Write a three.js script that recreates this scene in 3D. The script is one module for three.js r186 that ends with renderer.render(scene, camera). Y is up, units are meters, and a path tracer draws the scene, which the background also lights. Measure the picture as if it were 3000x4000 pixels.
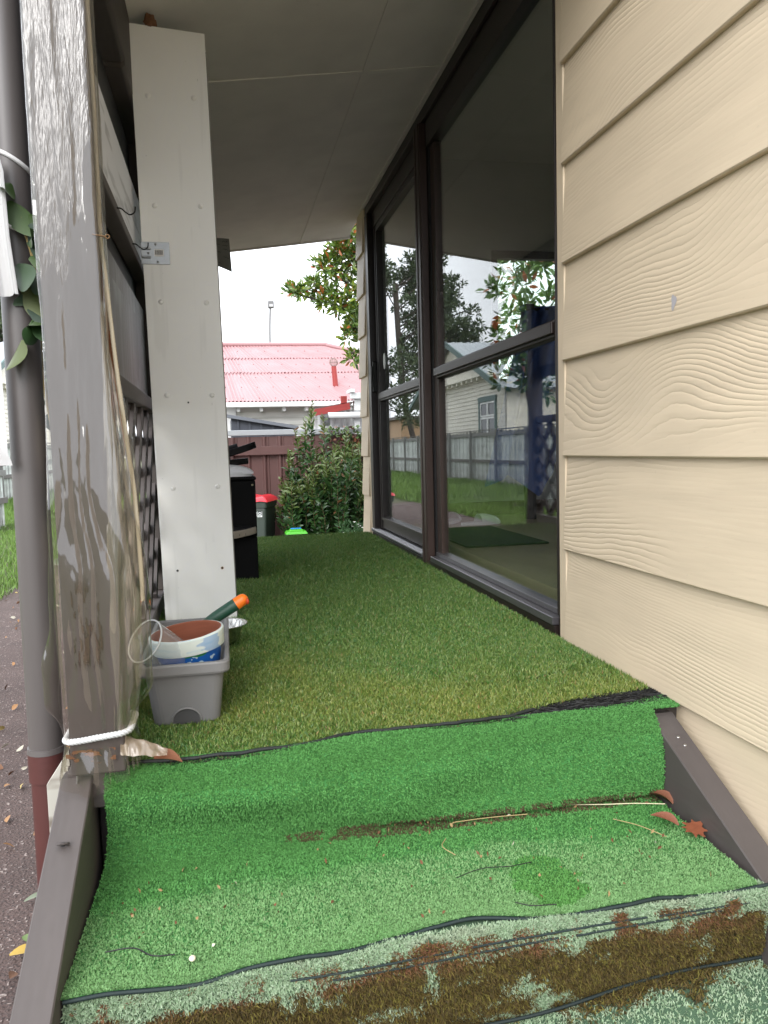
import * as THREE from 'three';
import { RoundedBoxGeometry } from 'three/addons/geometries/RoundedBoxGeometry.js';
import { mergeGeometries, mergeVertices } from 'three/addons/utils/BufferGeometryUtils.js';

// ------------------------------------------------------------------ camera, sky, sun, exposure
const scene = new THREE.Scene();
const camera = new THREE.PerspectiveCamera(67.127, 0.75, 0.05, 900);
camera.rotation.order = 'YXZ';
camera.position.set(0, 0.55, 0);
camera.rotation.set(-4.713 * Math.PI / 180, -11.574 * Math.PI / 180, -1.546 * Math.PI / 180);
const renderer = new THREE.WebGLRenderer({ antialias: true });
renderer.toneMapping = THREE.LinearToneMapping;
renderer.toneMappingExposure = 2.9;
renderer.shadowMap.enabled = true;
{ // overcast sky, a little brighter overhead, faint cloud texture
  const w = 128, h = 64, d = new Float32Array(w * h * 4);
  for (let j = 0; j < h; j++) for (let i = 0; i < w; i++) {
    const el = (j + 0.5) / h * Math.PI - Math.PI / 2, az = i / w * Math.PI * 2;
    const up = Math.max(0, Math.sin(el));
    const cl = 0.04 * Math.sin(az * 3 + 2 * Math.sin(el * 5)) + 0.03 * Math.sin(az * 7 + el * 9) + 0.02 * Math.sin(az * 13 - el * 17);
    const l = (0.86 + 0.22 * up) * (1 + cl);
    d.set([l * 0.955, l * 0.99, l * 1.055, 1], (j * w + i) * 4);
  }
  const t = new THREE.DataTexture(d, w, h, THREE.RGBAFormat, THREE.FloatType);
  t.mapping = THREE.EquirectangularReflectionMapping; t.magFilter = t.minFilter = THREE.LinearFilter; t.needsUpdate = true;
  scene.background = t; scene.environment = t;
}
const sun = new THREE.DirectionalLight(new THREE.Color(1, 0.975, 0.94), 0.95);
sun.position.set(-4.5, 6.5, 9.5); sun.castShadow = true; sun.shadow.radius = 60; sun.shadow.mapSize.set(2048, 2048);
Object.assign(sun.shadow.camera, { left: -14, right: 14, top: 14, bottom: -14, near: 0.5, far: 60 });
scene.add(sun); scene.add(sun.target);

// ------------------------------------------------------------------ helpers
function rng(a) { return () => { a |= 0; a = a + 0x6D2B79F5 | 0; let t = Math.imul(a ^ a >>> 15, 1 | a); t = t + Math.imul(t ^ t >>> 7, 61 | t) ^ t; return ((t ^ t >>> 14) >>> 0) / 4294967296; }; }
const hsh = (x, y, s) => { let h = Math.imul(x, 374761393) ^ Math.imul(y, 668265263) ^ Math.imul(s, 1274126177); h = Math.imul(h ^ h >>> 13, 1274126177); return ((h ^ h >>> 16) >>> 0) / 4294967296; };
const mod = (a, n) => ((a % n) + n) % n;
function vn(x, y, s = 1, px = 4096, py = 4096) {
  const xi = Math.floor(x), yi = Math.floor(y); let fx = x - xi, fy = y - yi;
  fx = fx * fx * (3 - 2 * fx); fy = fy * fy * (3 - 2 * fy);
  const a = hsh(mod(xi, px), mod(yi, py), s), b = hsh(mod(xi + 1, px), mod(yi, py), s), c = hsh(mod(xi, px), mod(yi + 1, py), s), e = hsh(mod(xi + 1, px), mod(yi + 1, py), s);
  return (a + (b - a) * fx) * (1 - fy) + (c + (e - c) * fx) * fy;
}
function fbm(x, y, s = 1, o = 4, p = 4096) { let v = 0, a = 0.5, n = 0; for (let k = 0; k < o; k++) { v += a * vn(x, y, s + k * 17, p, p); n += a; a *= 0.5; x *= 2; y *= 2; p *= 2; } return v / n; }
const ss = (a, b, x) => { const t = Math.min(1, Math.max(0, (x - a) / (b - a))); return t * t * (3 - 2 * t); };
const mix = (a, b, t) => a + (b - a) * t;
const mix3 = (a, b, t) => [mix(a[0], b[0], t), mix(a[1], b[1], t), mix(a[2], b[2], t)];
const toS = (v) => v <= 0.0031308 ? v * 12.92 : 1.055 * Math.pow(v, 1 / 2.4) - 0.055;
function tex(w, h, fn, srgb, rep) {
  const d = new Uint8Array(w * h * 4);
  for (let j = 0; j < h; j++) for (let i = 0; i < w; i++) {
    let c = fn(i / w, j / h, i, j); if (typeof c === 'number') c = [c, c, c];
    for (let k = 0; k < 3; k++) d[(j * w + i) * 4 + k] = Math.max(0, Math.min(255, Math.round(255 * (srgb ? toS(Math.max(0, c[k])) : c[k]))));
    d[(j * w + i) * 4 + 3] = 255;
  }
  const t = new THREE.DataTexture(d, w, h); t.magFilter = THREE.LinearFilter; t.minFilter = THREE.LinearMipmapLinearFilter; t.generateMipmaps = true;
  t.wrapS = t.wrapT = THREE.RepeatWrapping; if (rep) t.repeat.set(rep[0], rep[1]); if (srgb) t.colorSpace = THREE.SRGBColorSpace; t.needsUpdate = true; return t;
}
const C = (r, g, b) => new THREE.Color().setRGB(r, g, b);
function mat(c, rough = 0.7, o = {}) { return new THREE.MeshPhysicalMaterial({ color: C(...c), roughness: rough, side: THREE.DoubleSide, ...o }); }
function muv(g, s = 1) { // uv in metres from the dominant normal; grain direction u along the longest side
  g = g.index ? g.toNonIndexed() : g; const p = g.attributes.position, n = g.attributes.normal, uv = new Float32Array(p.count * 2);
  g.computeBoundingBox(); const b = g.boundingBox.getSize(new THREE.Vector3()); const d = [b.x, b.y, b.z]; const L = d.indexOf(Math.max(...d));
  for (let i = 0; i < p.count; i += 3) {
    const a = new THREE.Vector3().fromBufferAttribute(p, i), e = new THREE.Vector3().fromBufferAttribute(p, i + 1).sub(a), f = new THREE.Vector3().fromBufferAttribute(p, i + 2).sub(a), m = e.cross(f);
    const q = [Math.abs(m.x), Math.abs(m.y), Math.abs(m.z)], k = q.indexOf(Math.max(...q));
    let ax = [0, 1, 2].filter((v) => v !== k); if (ax[1] === L) ax = [ax[1], ax[0]];
    for (let j = 0; j < 3; j++) { const v = [p.getX(i + j), p.getY(i + j), p.getZ(i + j)]; uv[(i + j) * 2] = v[ax[0]] * s + k * 0.37; uv[(i + j) * 2 + 1] = v[ax[1]] * s + k * 0.21; }
  }
  g.setAttribute('uv', new THREE.BufferAttribute(uv, 2)); return g;
}
function bx(x0, x1, y0, y1, z0, z1, r = 0.0015) {
  const w = Math.abs(x1 - x0), h = Math.abs(y1 - y0), d = Math.abs(z1 - z0); const rr = Math.min(r, w * 0.45, h * 0.45, d * 0.45);
  const g = rr > 0 ? new RoundedBoxGeometry(w, h, d, 1, rr) : new THREE.BoxGeometry(w, h, d); g.translate((x0 + x1) / 2, (y0 + y1) / 2, (z0 + z1) / 2); return muv(g);
}
function merge(gs) { return mergeGeometries(gs.map((g) => { g = g.index ? g.toNonIndexed() : g; const o = new THREE.BufferGeometry(); for (const k of ['position', 'normal', 'uv']) o.setAttribute(k, g.attributes[k]); if (!o.attributes.uv) o.setAttribute('uv', new THREE.BufferAttribute(new Float32Array(o.attributes.position.count * 2), 2)); return o; })); }
function mesh(name, geo, m, parent = scene) { const o = new THREE.Mesh(Array.isArray(geo) ? merge(geo) : geo, m); o.name = name; o.castShadow = o.receiveShadow = true; parent.add(o); return o; }
const used = {};
function numbered(n) { const k = used[n] = (used[n] ?? -1) + 1; return k ? n + '_' + String(k).padStart(3, '0') : n; }
function thing(name, label, category, group, pos = [0, 0, 0]) { const o = new THREE.Group(); o.name = numbered(name); o.userData = { label, category }; if (group) o.userData.group = group; o.position.set(...pos); scene.add(o); return o; }
function one(name, geo, m, label, category, group) { const o = mesh(numbered(name), geo, m); o.userData = { label, category }; if (group) o.userData.group = group; return o; }
function struct(name, geo, m) { const o = mesh(name, geo, m); o.userData = { kind: 'structure' }; return o; }
function stuff(o) { o.userData.kind = 'stuff'; return o; }
const V = (x, y, z) => new THREE.Vector3(x, y, z);
function tube(pts, r, seg = 40, rs = 8, closed = false) { return new THREE.TubeGeometry(new THREE.CatmullRomCurve3(pts.map((p) => V(...p)), closed), seg, r, rs, closed); }
function cyl(a, b, r0, r1 = r0, n = 20) { const A = V(...a), B = V(...b), d = B.clone().sub(A), g = new THREE.CylinderGeometry(r1, r0, d.length(), n); g.applyQuaternion(new THREE.Quaternion().setFromUnitVectors(V(0, 1, 0), d.clone().normalize())); g.translate(...A.add(B).multiplyScalar(0.5).toArray()); return g; }
function grid(nu, nv, fn) { // fn(u,v)->[x,y,z]
  const P = [], U = [], I = []; for (let j = 0; j <= nv; j++) for (let i = 0; i <= nu; i++) { P.push(...fn(i / nu, j / nv)); U.push(i / nu, j / nv); }
  for (let j = 0; j < nv; j++) for (let i = 0; i < nu; i++) { const a = j * (nu + 1) + i; I.push(a, a + 1, a + nu + 2, a, a + nu + 2, a + nu + 1); }
  const g = new THREE.BufferGeometry(); g.setAttribute('position', new THREE.Float32BufferAttribute(P, 3)); g.setAttribute('uv', new THREE.Float32BufferAttribute(U, 2)); g.setIndex(I); g.computeVertexNormals(); return g;
}
function prism(pts, x0, x1) { // polygon in (z,y) extruded along x
  const s = new THREE.Shape(pts.map(([z, y]) => new THREE.Vector2(-z, y))); const g = new THREE.ExtrudeGeometry(s, { depth: x1 - x0 - 0.004, bevelEnabled: true, bevelSize: 0.002, bevelThickness: 0.002, bevelSegments: 1 });
  g.rotateY(Math.PI / 2); g.translate(x0 + 0.002, 0, 0); return muv(g);
}
function interp(t, x) { if (x <= t[0][0]) return t[0][1]; for (let i = 1; i < t.length; i++) if (x <= t[i][0]) return mix(t[i - 1][1], t[i][1], (x - t[i - 1][0]) / (t[i][0] - t[i - 1][0])); return t[t.length - 1][1]; }
function leafGeo(len, wid, fold = 0.2, bend = 0.2, n = 5) { // leaf along +y from the stalk, folded on the midrib, drooping in z
  const P = [], I = [];
  for (let i = 0; i <= n; i++) { const t = i / n, w = wid * 0.5 * Math.pow(Math.sin(Math.PI * Math.min(1, t * 0.94 + 0.04)), 0.8), y = len * t, z = -bend * len * t * t; P.push(-w, y, z + fold * w, 0, y, z, w, y, z + fold * w); }
  for (let i = 0; i < n; i++) { const a = i * 3; I.push(a, a + 1, a + 4, a, a + 4, a + 3, a + 1, a + 2, a + 5, a + 1, a + 5, a + 4); }
  const g = new THREE.BufferGeometry(); g.setAttribute('position', new THREE.Float32BufferAttribute(P, 3)); g.setAttribute('uv', new THREE.Float32BufferAttribute(new Float32Array(P.length / 3 * 2), 2)); g.setIndex(I); g.computeVertexNormals(); return g;
}
const _m = new THREE.Matrix4(), _q = new THREE.Quaternion(), _s = V(1, 1, 1), _c = new THREE.Color();
function instances(name, geo, m, list, parent) { // list of [pos, quat, scale, [r,g,b]]
  const o = new THREE.InstancedMesh(geo, m, list.length); o.name = name; o.castShadow = o.receiveShadow = true;
  list.forEach(([p, q, s, c], i) => { _s.set(...(Array.isArray(s) ? s : [s, s, s])); o.setMatrixAt(i, _m.compose(p, q, _s)); o.setColorAt(i, _c.setRGB(...c)); });
  parent.add(o); return stuff(o);
}
const UP = V(0, 1, 0);
function quatTo(n, spin) { return new THREE.Quaternion().setFromUnitVectors(UP, n).multiply(new THREE.Quaternion().setFromAxisAngle(UP, spin)); }

// ------------------------------------------------------------------ shared materials
const grain = tex(1024, 256, (u, v) => { const t = fbm(u * 6, v * 60, 3, 4, 60) * 0.6 + fbm(u * 24, v * 180, 9, 2, 180) * 0.4; return t; }, false);
const mott = tex(512, 512, (u, v) => { const t = 0.86 + 0.16 * fbm(u * 8, v * 8, 5, 5, 8) - 0.05 * (vn(u * 128, v * 128, 8, 128, 128) > 0.93 ? 1 : 0); return [t, t * 0.995, t * 0.985]; }, true);
const mott2 = tex(512, 512, (u, v) => { const t = 0.72 + 0.3 * fbm(u * 6, v * 24, 15, 5, 24) + 0.05 * fbm(u * 64, v * 64, 4, 2, 64); return [t, t * 0.99, t * 0.97]; }, true);
const M = {
  brownPaint: mat([0.088, 0.075, 0.072], 0.62, { map: mott2, bumpMap: grain, bumpScale: 0.0012 }),
  darkPaint: mat([0.055, 0.045, 0.04], 0.6, { map: mott2, bumpMap: grain, bumpScale: 0.0012 }),
  alu: mat([0.02, 0.013, 0.011], 0.42, { map: mott }),
  aluBrown: mat([0.05, 0.028, 0.021], 0.45, { map: mott }),
  aluBare: mat([0.55, 0.55, 0.58], 0.4, { metalness: 0.85, map: mott }),
  rubber: mat([0.012, 0.012, 0.012], 0.6),
  glass: new THREE.MeshPhysicalMaterial({ color: C(0.9, 0.93, 0.92), roughness: 0, transmission: 1, thickness: 0, ior: 1.52, side: THREE.DoubleSide }),
  soffit: mat([0.79, 0.77, 0.735], 0.75, { map: mott }),
  cream: mat([0.69, 0.57, 0.415], 0.55, { map: mott }),
  black: mat([0.012, 0.012, 0.013], 0.55),
  white: mat([0.78, 0.78, 0.76], 0.5, { map: mott }),
};
// ------------------------------------------------------------------ ground, path, lawn
const gy = (x, z) => -0.54 - 0.41 * ss(-1, 0, x) * ss(5, 7.5, -z);
{
  const xs = [], zs = []; for (let i = -30; i <= 30; i++) { const t = i / 30; xs.push(Math.sign(t) * (8 * Math.abs(t) + 290 * Math.pow(Math.abs(t), 5))); zs.push(Math.sign(t) * (14 * Math.abs(t) + 290 * Math.pow(Math.abs(t), 5)) - 6); }
  const soil = tex(512, 512, (u, v) => mix3([0.05, 0.07, 0.018], [0.1, 0.075, 0.04], ss(0.45, 0.7, fbm(u * 16, v * 16, 31, 4, 16))), true, [120, 120]);
  struct('ground', grid(60, 60, (u, v) => { const x = xs[Math.round(u * 60)], z = zs[Math.round((1 - v) * 60)]; return [x, gy(x, z), z]; }), mat([1, 1, 1], 0.95, { map: soil }));
  const asph = tex(1024, 1024, (u, v, i, j) => {
    const s = vn(u * 150, v * 150, 41, 150, 150), q = vn(u * 300, v * 300, 43, 300, 300), b = fbm(u * 5, v * 5, 45, 4, 5);
    let c = mix3([0.06, 0.039, 0.034], [0.12, 0.08, 0.07], b); c = mix3(c, [0.03, 0.024, 0.022], ss(0.5, 0.85, q) * 0.7); if (s > 0.83) c = mix3(c, [0.36, 0.3, 0.27], ss(0.83, 0.95, s) * 0.85); return c;
  }, true), asphB = tex(1024, 1024, (u, v) => vn(u * 150, v * 150, 41, 150, 150) * 0.7 + vn(u * 300, v * 300, 43, 300, 300) * 0.3, false);
  const pm = mat([1, 1, 1], 0.9, { map: asph, bumpMap: asphB, bumpScale: 0.004 });
  const pg = grid(40, 80, (u, v) => { const z = mix(4, -15, v), x = mix(-1.78 + 0.05 * Math.sin(z * 3.1) + 0.04 * Math.sin(z * 7.7), 4.5, u); return [x, gy(x, z) + 0.005, z]; });
  { const p = pg.attributes.position, uv = pg.attributes.uv; for (let i = 0; i < p.count; i++) uv.setXY(i, p.getX(i) / 0.8, p.getZ(i) / 0.8); }
  struct('path', pg, pm);
  // lawn blades left of the path
  const R = rng(77), bl = leafGeo(0.09, 0.007, 0.1, 0.35, 2), L = [];
  const lm = mat([1, 1, 1], 0.7, { transmission: 0.15, thickness: 0 });
  const add = (x, z, s) => { const w = fbm(x * 1.3 + 50, z * 1.3 + 90, 61, 3); const c = mix3([0.07, 0.15, 0.02], [0.16, 0.27, 0.045], R() * 0.7 + w * 0.4); L.push([V(x, gy(x, z) + 0.002, z), quatTo(V((R() - 0.5) * 0.9, 1, (R() - 0.5) * 0.9).normalize(), R() * 6.28), [s * 1.6, s * (0.6 + w), s], c]); };
  for (let i = 0; i < 45000; i++) { const z = -5 - 10 * R(); add(mix(-1.72, -6.9, Math.pow(R(), 1.2)), z, 0.5 + R() * 0.45); }
  for (let i = 0; i < 55000; i++) { const z = -15 - 22 * R(); add(mix(-1.6, -7, R()), z, 1.1 + R() * 0.9); }
  const lawn = new THREE.Group(); lawn.name = 'lawn'; lawn.userData = { kind: 'structure' }; scene.add(lawn);
  instances('grass_blades', bl, lm, L, lawn);
}

// ------------------------------------------------------------------ the house with weatherboards, joinery and verandah roof
const house = thing('house', 'cream weatherboard house with brown sliding door and verandah roof', 'house');
const sofY = (x) => 2.055 - 0.135 * (0.93 - x);
{
  // moulded timber-grain relief, one sheet per kind of board
  const kinds = [1, 2, 3, 4, 5].map((k) => tex(1024, 256, (u, v) => {
    const x = u * 1.6, y = v * 0.28; // metres
    const big = (fbm(x * 1.7 + k * 9, y * 3.2, 100 + k, 2) - 0.5), w2 = (fbm(x * 7 + 3, y * 9, 200 + k, 2) - 0.5), w3 = fbm(x * 40, y * 90, 300 + k, 2) - 0.5;
    const t = y * 80 + big * (k % 2 ? 24 : 11) + w2 * 1.1 + w3 * 0.22;
    const f = t - Math.floor(t), amp = ss(0.34, 0.62, fbm(x * 1.2 + 20, y * 7 + k * 4, 400 + k, 2)) * 0.93 + 0.07;
    const g = Math.pow(Math.abs(Math.sin(Math.PI * f)), 0.4);
    return 0.25 + 0.6 * (1 - amp * (1 - g)) + 0.1 * (fbm(x * 6, y * 160, 500 + k, 3) - 0.5);
  }, false));
  const bm = kinds.map((t) => mat([0.69, 0.57, 0.415], 0.5, { map: mott, bumpMap: t, bumpScale: 0.0024 }));
  const e = 0.2565;
  function boardGeo(z0, z1, y0, y1 = y0 + e + 0.03, off = 0) { // lapped board: bottom edge proud, top tucked in behind the next
    const H = y1 - y0, pts = [[0.904, 0.003], [0.907, 0], [0.9185, 0], [0.9365, H], [0.9195, H], [0.904, 0.006]];
    const sh = new THREE.Shape(pts.map(([x, y]) => new THREE.Vector2(x, y))); const g = new THREE.ExtrudeGeometry(sh, { depth: z1 - z0, bevelEnabled: false }); g.translate(0, y0, z0);
    const p = g.attributes.position, uv = g.attributes.uv; for (let i = 0; i < p.count; i++) uv.setXY(i, (p.getZ(i) + off) / 1.6, (p.getY(i) - y0 + 0.003) / 0.28); return g;
  }
  const order = [2, 4, 1, 0, 2, 3, 1, 0, 4, 3, 2, 0];
  for (let k = -2; k < 8; k++) { const y0 = 0.002 + k * e; mesh('weatherboard', boardGeo(-1.966, 1.4, y0, undefined, k % 2 ? 2.0 : 2.62), bm[(k + 7) % 5], house); }
  for (let k = -2; k < 8; k++) { const y0 = -0.012 + k * e; mesh('weatherboard', boardGeo(-5.125 - 0.008 * ((k + 3) % 2), -4.885, y0, undefined, k * 0.61), bm[order[(k + 6) % 12] % 5], house); }
  // facings beside the joinery
  mesh('facing', bx(0.912, 0.9465, -0.03, 2.04, -2.012, -1.968, 0.004), M.cream, house);
  mesh('facing', bx(0.916, 0.95, -0.02, 2.04, -4.883, -4.858, 0.003), M.cream, house);
  mesh('reveal', bx(0.928, 0.9465, -0.02, 2.04, -2.0545, -2.0135, 0.001), M.alu, house);
  { const s = new THREE.Shape(); for (let i = 0; i <= 24; i++) { const a = i / 24 * 6.283, r = 0.011 * (1 + 0.25 * Math.sin(a * 3 + 1)); const X = Math.cos(a) * r * 0.8, Y = Math.sin(a) * r * 1.35; i ? s.lineTo(X, Y) : s.moveTo(X, Y); } const g = new THREE.ShapeGeometry(s); g.rotateY(-Math.PI / 2); g.rotateZ(-0.054); g.translate(0.9055, 0.83, -1.44); mesh('glue_mark', g, mat([0.42, 0.4, 0.42], 0.6), house); }
  mesh('corner_board', bx(0.946, 0.975, -0.6, 2.3, -5.148, -5.11, 0.003), M.cream, house);
  // walls with thickness, floor, ceiling
  const wm = mat([0.5, 0.48, 0.44], 0.8, { map: mott });
  mesh('wall', [bx(0.947, 1.05, -0.6, 2.5, -2.05, 1.5, 0), bx(0.947, 1.05, -0.6, 2.5, -5.1, -4.86, 0), bx(0.95, 1.05, 2.09, 2.5, -4.86, -2.05, 0), bx(0.955, 1.05, -0.6, -0.02, -4.86, -2.05, 0)], wm, house);
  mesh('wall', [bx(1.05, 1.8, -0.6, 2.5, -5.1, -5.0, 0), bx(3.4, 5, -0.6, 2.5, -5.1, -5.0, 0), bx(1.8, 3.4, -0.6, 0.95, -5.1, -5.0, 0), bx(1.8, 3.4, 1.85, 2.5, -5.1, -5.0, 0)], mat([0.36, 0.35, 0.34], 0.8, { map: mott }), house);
  const ew = new THREE.Group(); ew.name = 'end_window'; house.add(ew); mesh('frame', [bx(1.8, 3.4, 0.95, 1.0, -5.08, -5.02), bx(1.8, 3.4, 1.8, 1.85, -5.08, -5.02), bx(1.8, 1.85, 1.001, 1.799, -5.08, -5.02), bx(3.35, 3.4, 1.001, 1.799, -5.08, -5.02), bx(2.3, 2.34, 1.001, 1.799, -5.08, -5.02)], M.alu, ew); mesh('pane', bx(1.84, 3.36, 0.99, 1.81, -5.055, -5.05, 0), M.glass, ew);
  mesh('wall', bx(1.05, 5, -0.6, 2.5, 1.4, 1.5, 0), wm, house); mesh('wall', [bx(4.9, 5, -0.6, 0.8, -5.0, 1.4, 0), bx(4.9, 5, 2.1, 2.5, -5.0, 1.4, 0), bx(4.9, 5, 0.8, 2.1, -5.0, -4.2, 0), bx(4.9, 5, 0.8, 2.1, -0.6, 1.4, 0)], wm, house);
  const bw = new THREE.Group(); bw.name = 'added_light_window'; house.add(bw); mesh('frame', [bx(4.92, 4.98, 0.8, 0.86, -4.2, -0.6), bx(4.92, 4.98, 2.04, 2.1, -4.2, -0.6), bx(4.92, 4.98, 0.861, 2.039, -4.2, -4.14), bx(4.92, 4.98, 0.861, 2.039, -0.66, -0.6), bx(4.92, 4.98, 0.861, 2.039, -2.43, -2.37)], M.alu, bw); mesh('pane', bx(4.945, 4.95, 0.85, 2.05, -4.15, -0.65, 0), M.glass, bw);  // unseen window added to let daylight into the room
  mesh('ceiling', bx(1.05, 4.9, 2.42, 2.5, -5.0, 1.4, 0), wm, house);
  mesh('floor', bx(1.05, 4.9, -0.1, 0.075, -5.0, 1.4, 0), mat([0.36, 0.29, 0.2], 0.34, { map: mott2 }), house);
  mesh('skirting', bx(1.05, 4.9, 0.077, 0.17, -4.998, -4.975, 0.002), mat([0.07, 0.04, 0.03], 0.5), house);
  mesh('roof', [bx(0.85, 5.3, 2.52, 2.62, -5.6, 1.9, 0)], mat([0.16, 0.1, 0.09], 0.6), house);
  // verandah roof: sheets, cover strips, fascia
  const Z0 = -5.56, Z1 = -1.33, sl = (x0, x1, z0, z1, d0, d1) => { const g = new THREE.BoxGeometry(x1 - x0, d1 - d0, z1 - z0); g.translate((x0 + x1) / 2, 0, (z0 + z1) / 2); const p = g.attributes.position; for (let i = 0; i < p.count; i++) p.setY(i, p.getY(i) + sofY(p.getX(i)) + (d0 + d1) / 2); g.computeVertexNormals(); return muv(g); };
  for (const [x0, x1, z0, z1] of [[0.602, 0.93, Z0, -3.073], [-0.42, 0.598, Z0, -3.073], [0.602, 0.93, -3.069, Z1], [-0.42, 0.598, -3.069, Z1]]) mesh('soffit_sheet', sl(x0, x1, z0, z1, 0, 0.006), M.soffit, house);
  mesh('cover_strip', sl(0.588, 0.612, Z0, Z1, -0.005, -0.0004), M.soffit, house);
  mesh('cover_strip', [sl(-0.3, 0.5878, -3.083, -3.059, -0.005, -0.0004), sl(0.6122, 0.93, -3.083, -3.059, -0.005, -0.0004)], M.soffit, house);
  mesh('edge_trim', sl(0.905, 0.93, -4.9, Z1, -0.012, -0.0004), M.soffit, house);
  mesh('verandah_roof', sl(-0.45, 0.95, Z0 - 0.03, Z1 + 0.03, 0.09, 0.12), mat([0.16, 0.1, 0.09], 0.6), house);
  mesh('fascia', [sl(-0.45, 0.95, Z0 - 0.028, Z0 - 0.003, -0.008, 0.088), sl(-0.45, 0.945, Z1 + 0.003, Z1 + 0.028, -0.02, 0.088), sl(-0.45, -0.425, Z0, Z1, -0.02, 0.088)], M.soffit, house);
  // ---- joinery: a fixed sidelight (near) and a sliding door (far)
  const T = 1.875, zn = -2.056, zf = -4.855, zm = -3.42;
  const fr = new THREE.Group(); fr.name = 'door_frame'; house.add(fr);
  mesh('head', [bx(0.922, 0.99, 1.99, 2.085, zf, zn - 0.001), bx(0.935, 0.985, T, 1.988, -3.43, zn), bx(0.95, 1.0, T + 0.02, 1.988, zf + 0.06, -3.5)], M.alu, fr);
  mesh('jamb', bx(0.918, 0.99, 0.02, 1.988, zf, zf + 0.075), M.alu, fr);
  mesh('jamb', [bx(0.938, 0.985, 0.055, T, zn - 0.03, zn), bx(0.928, 0.936, 0.055, T, zn - 0.008, zn)], M.alu, fr);
  mesh('mullion', [bx(0.913, 0.945, 0.006, 1.992, -3.56, -3.455), bx(0.9095, 0.9128, 0.006, 1.992, -3.55, -3.525), bx(0.9095, 0.9128, 0.006, 1.992, -3.49, -3.466)], M.aluBrown, fr);
  mesh('mullion_groove', bx(0.946, 0.985, 0.03, 1.97, -3.46, -3.42), M.rubber, fr);
  mesh('bead', bx(0.95, 0.985, 0.06, T, -3.418, -3.35), M.aluBrown, fr);
  mesh('sill', [bx(0.91, 1.0, 0.026, 0.05, -3.41, zn - 0.001, 0.003), bx(0.938, 0.985, 0.051, 0.068, -3.41, zn - 0.031)], mat([0.13, 0.125, 0.135], 0.3, { metalness: 0.5, map: mott }), fr);
  mesh('sill_skirt', bx(0.917, 0.95, -0.02, 0.024, zf, zn - 0.002), M.alu, fr);
  const tr = []; for (let k = 0; k < 5; k++) tr.push(bx(0.908 + k * 0.0085, 0.914 + k * 0.0085, 0.026, 0.045, zf + 0.002, -3.565, 0.001)); tr.push(bx(0.908, 0.99, 0.025, 0.036, zf + 0.001, -3.565, 0.0005));
  mesh('track', tr, M.aluBare, fr);
  const tz = [zn - 0.03, -3.348];
  mesh('transom', [bx(0.938, 0.975, 0.852, 0.905, tz[1], tz[0], 0.006), bx(0.926, 0.937, 0.862, 0.897, tz[1], tz[0], 0.004)], M.alu, fr);
  const sd = new THREE.Group(); sd.name = 'sidelight'; house.add(sd);
  mesh('pane', bx(0.962, 0.967, 0.9, T + 0.01, -3.36, zn - 0.02, 0), M.glass, sd);
  mesh('pane', bx(0.962, 0.967, 0.062, 0.858, -3.36, zn - 0.02, 0), M.glass, sd);
  const dr = new THREE.Group(); dr.name = 'sliding_door'; house.add(dr);
  mesh('stile', [bx(0.955, 0.995, 0.05, 1.96, -4.778, -4.69), bx(0.95, 0.9548, 0.05, 1.96, -4.73, -4.71)], M.alu, dr);
  mesh('stile', bx(0.955, 0.995, 0.05, 1.96, -3.64, -3.56), M.aluBrown, dr);
  mesh('rail', bx(0.957, 0.993, 1.86, 1.955, -4.689, -3.641), M.alu, dr);
  mesh('rail', [bx(0.957, 0.993, 0.055, 0.125, -4.689, -3.641), bx(0.948, 0.9568, 0.106, 0.124, -4.689, -3.641)], M.alu, dr);
  mesh('rail', [bx(0.957, 0.993, 0.84, 0.895, -4.689, -3.641), bx(0.947, 0.9568, 0.85, 0.886, -4.689, -3.641, 0.003)], M.alu, dr);
  mesh('pane', bx(0.974, 0.979, 0.89, 1.868, -4.7, -3.63, 0), M.glass, dr);
  mesh('pane', bx(0.974, 0.979, 0.12, 0.845, -4.7, -3.63, 0), M.glass, dr);
  const hd = mesh('handle', [bx(0.925, 0.9545, 0.9, 1.09, -4.765, -4.745, 0.006), bx(0.918, 0.9248, 0.93, 1.06, -4.76, -4.75, 0.002)], M.black, dr);
  { const g = new THREE.CircleGeometry(0.048, 28); g.scale(0.62, 1, 1); g.rotateY(-Math.PI / 2); g.translate(0.9725, 1.075, -4.62); mesh('oval_sticker', g, mat([0.75, 0.76, 0.74], 0.5), dr); }
  { const g = bx(0.9715, 0.9735, 0.79, 0.835, -3.78, -3.66, 0); mesh('slip_reflection', g, mat([0.7, 0.7, 0.62], 0.7), dr); }  // pale plate put in for the reflection of a paper slip
}

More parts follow.
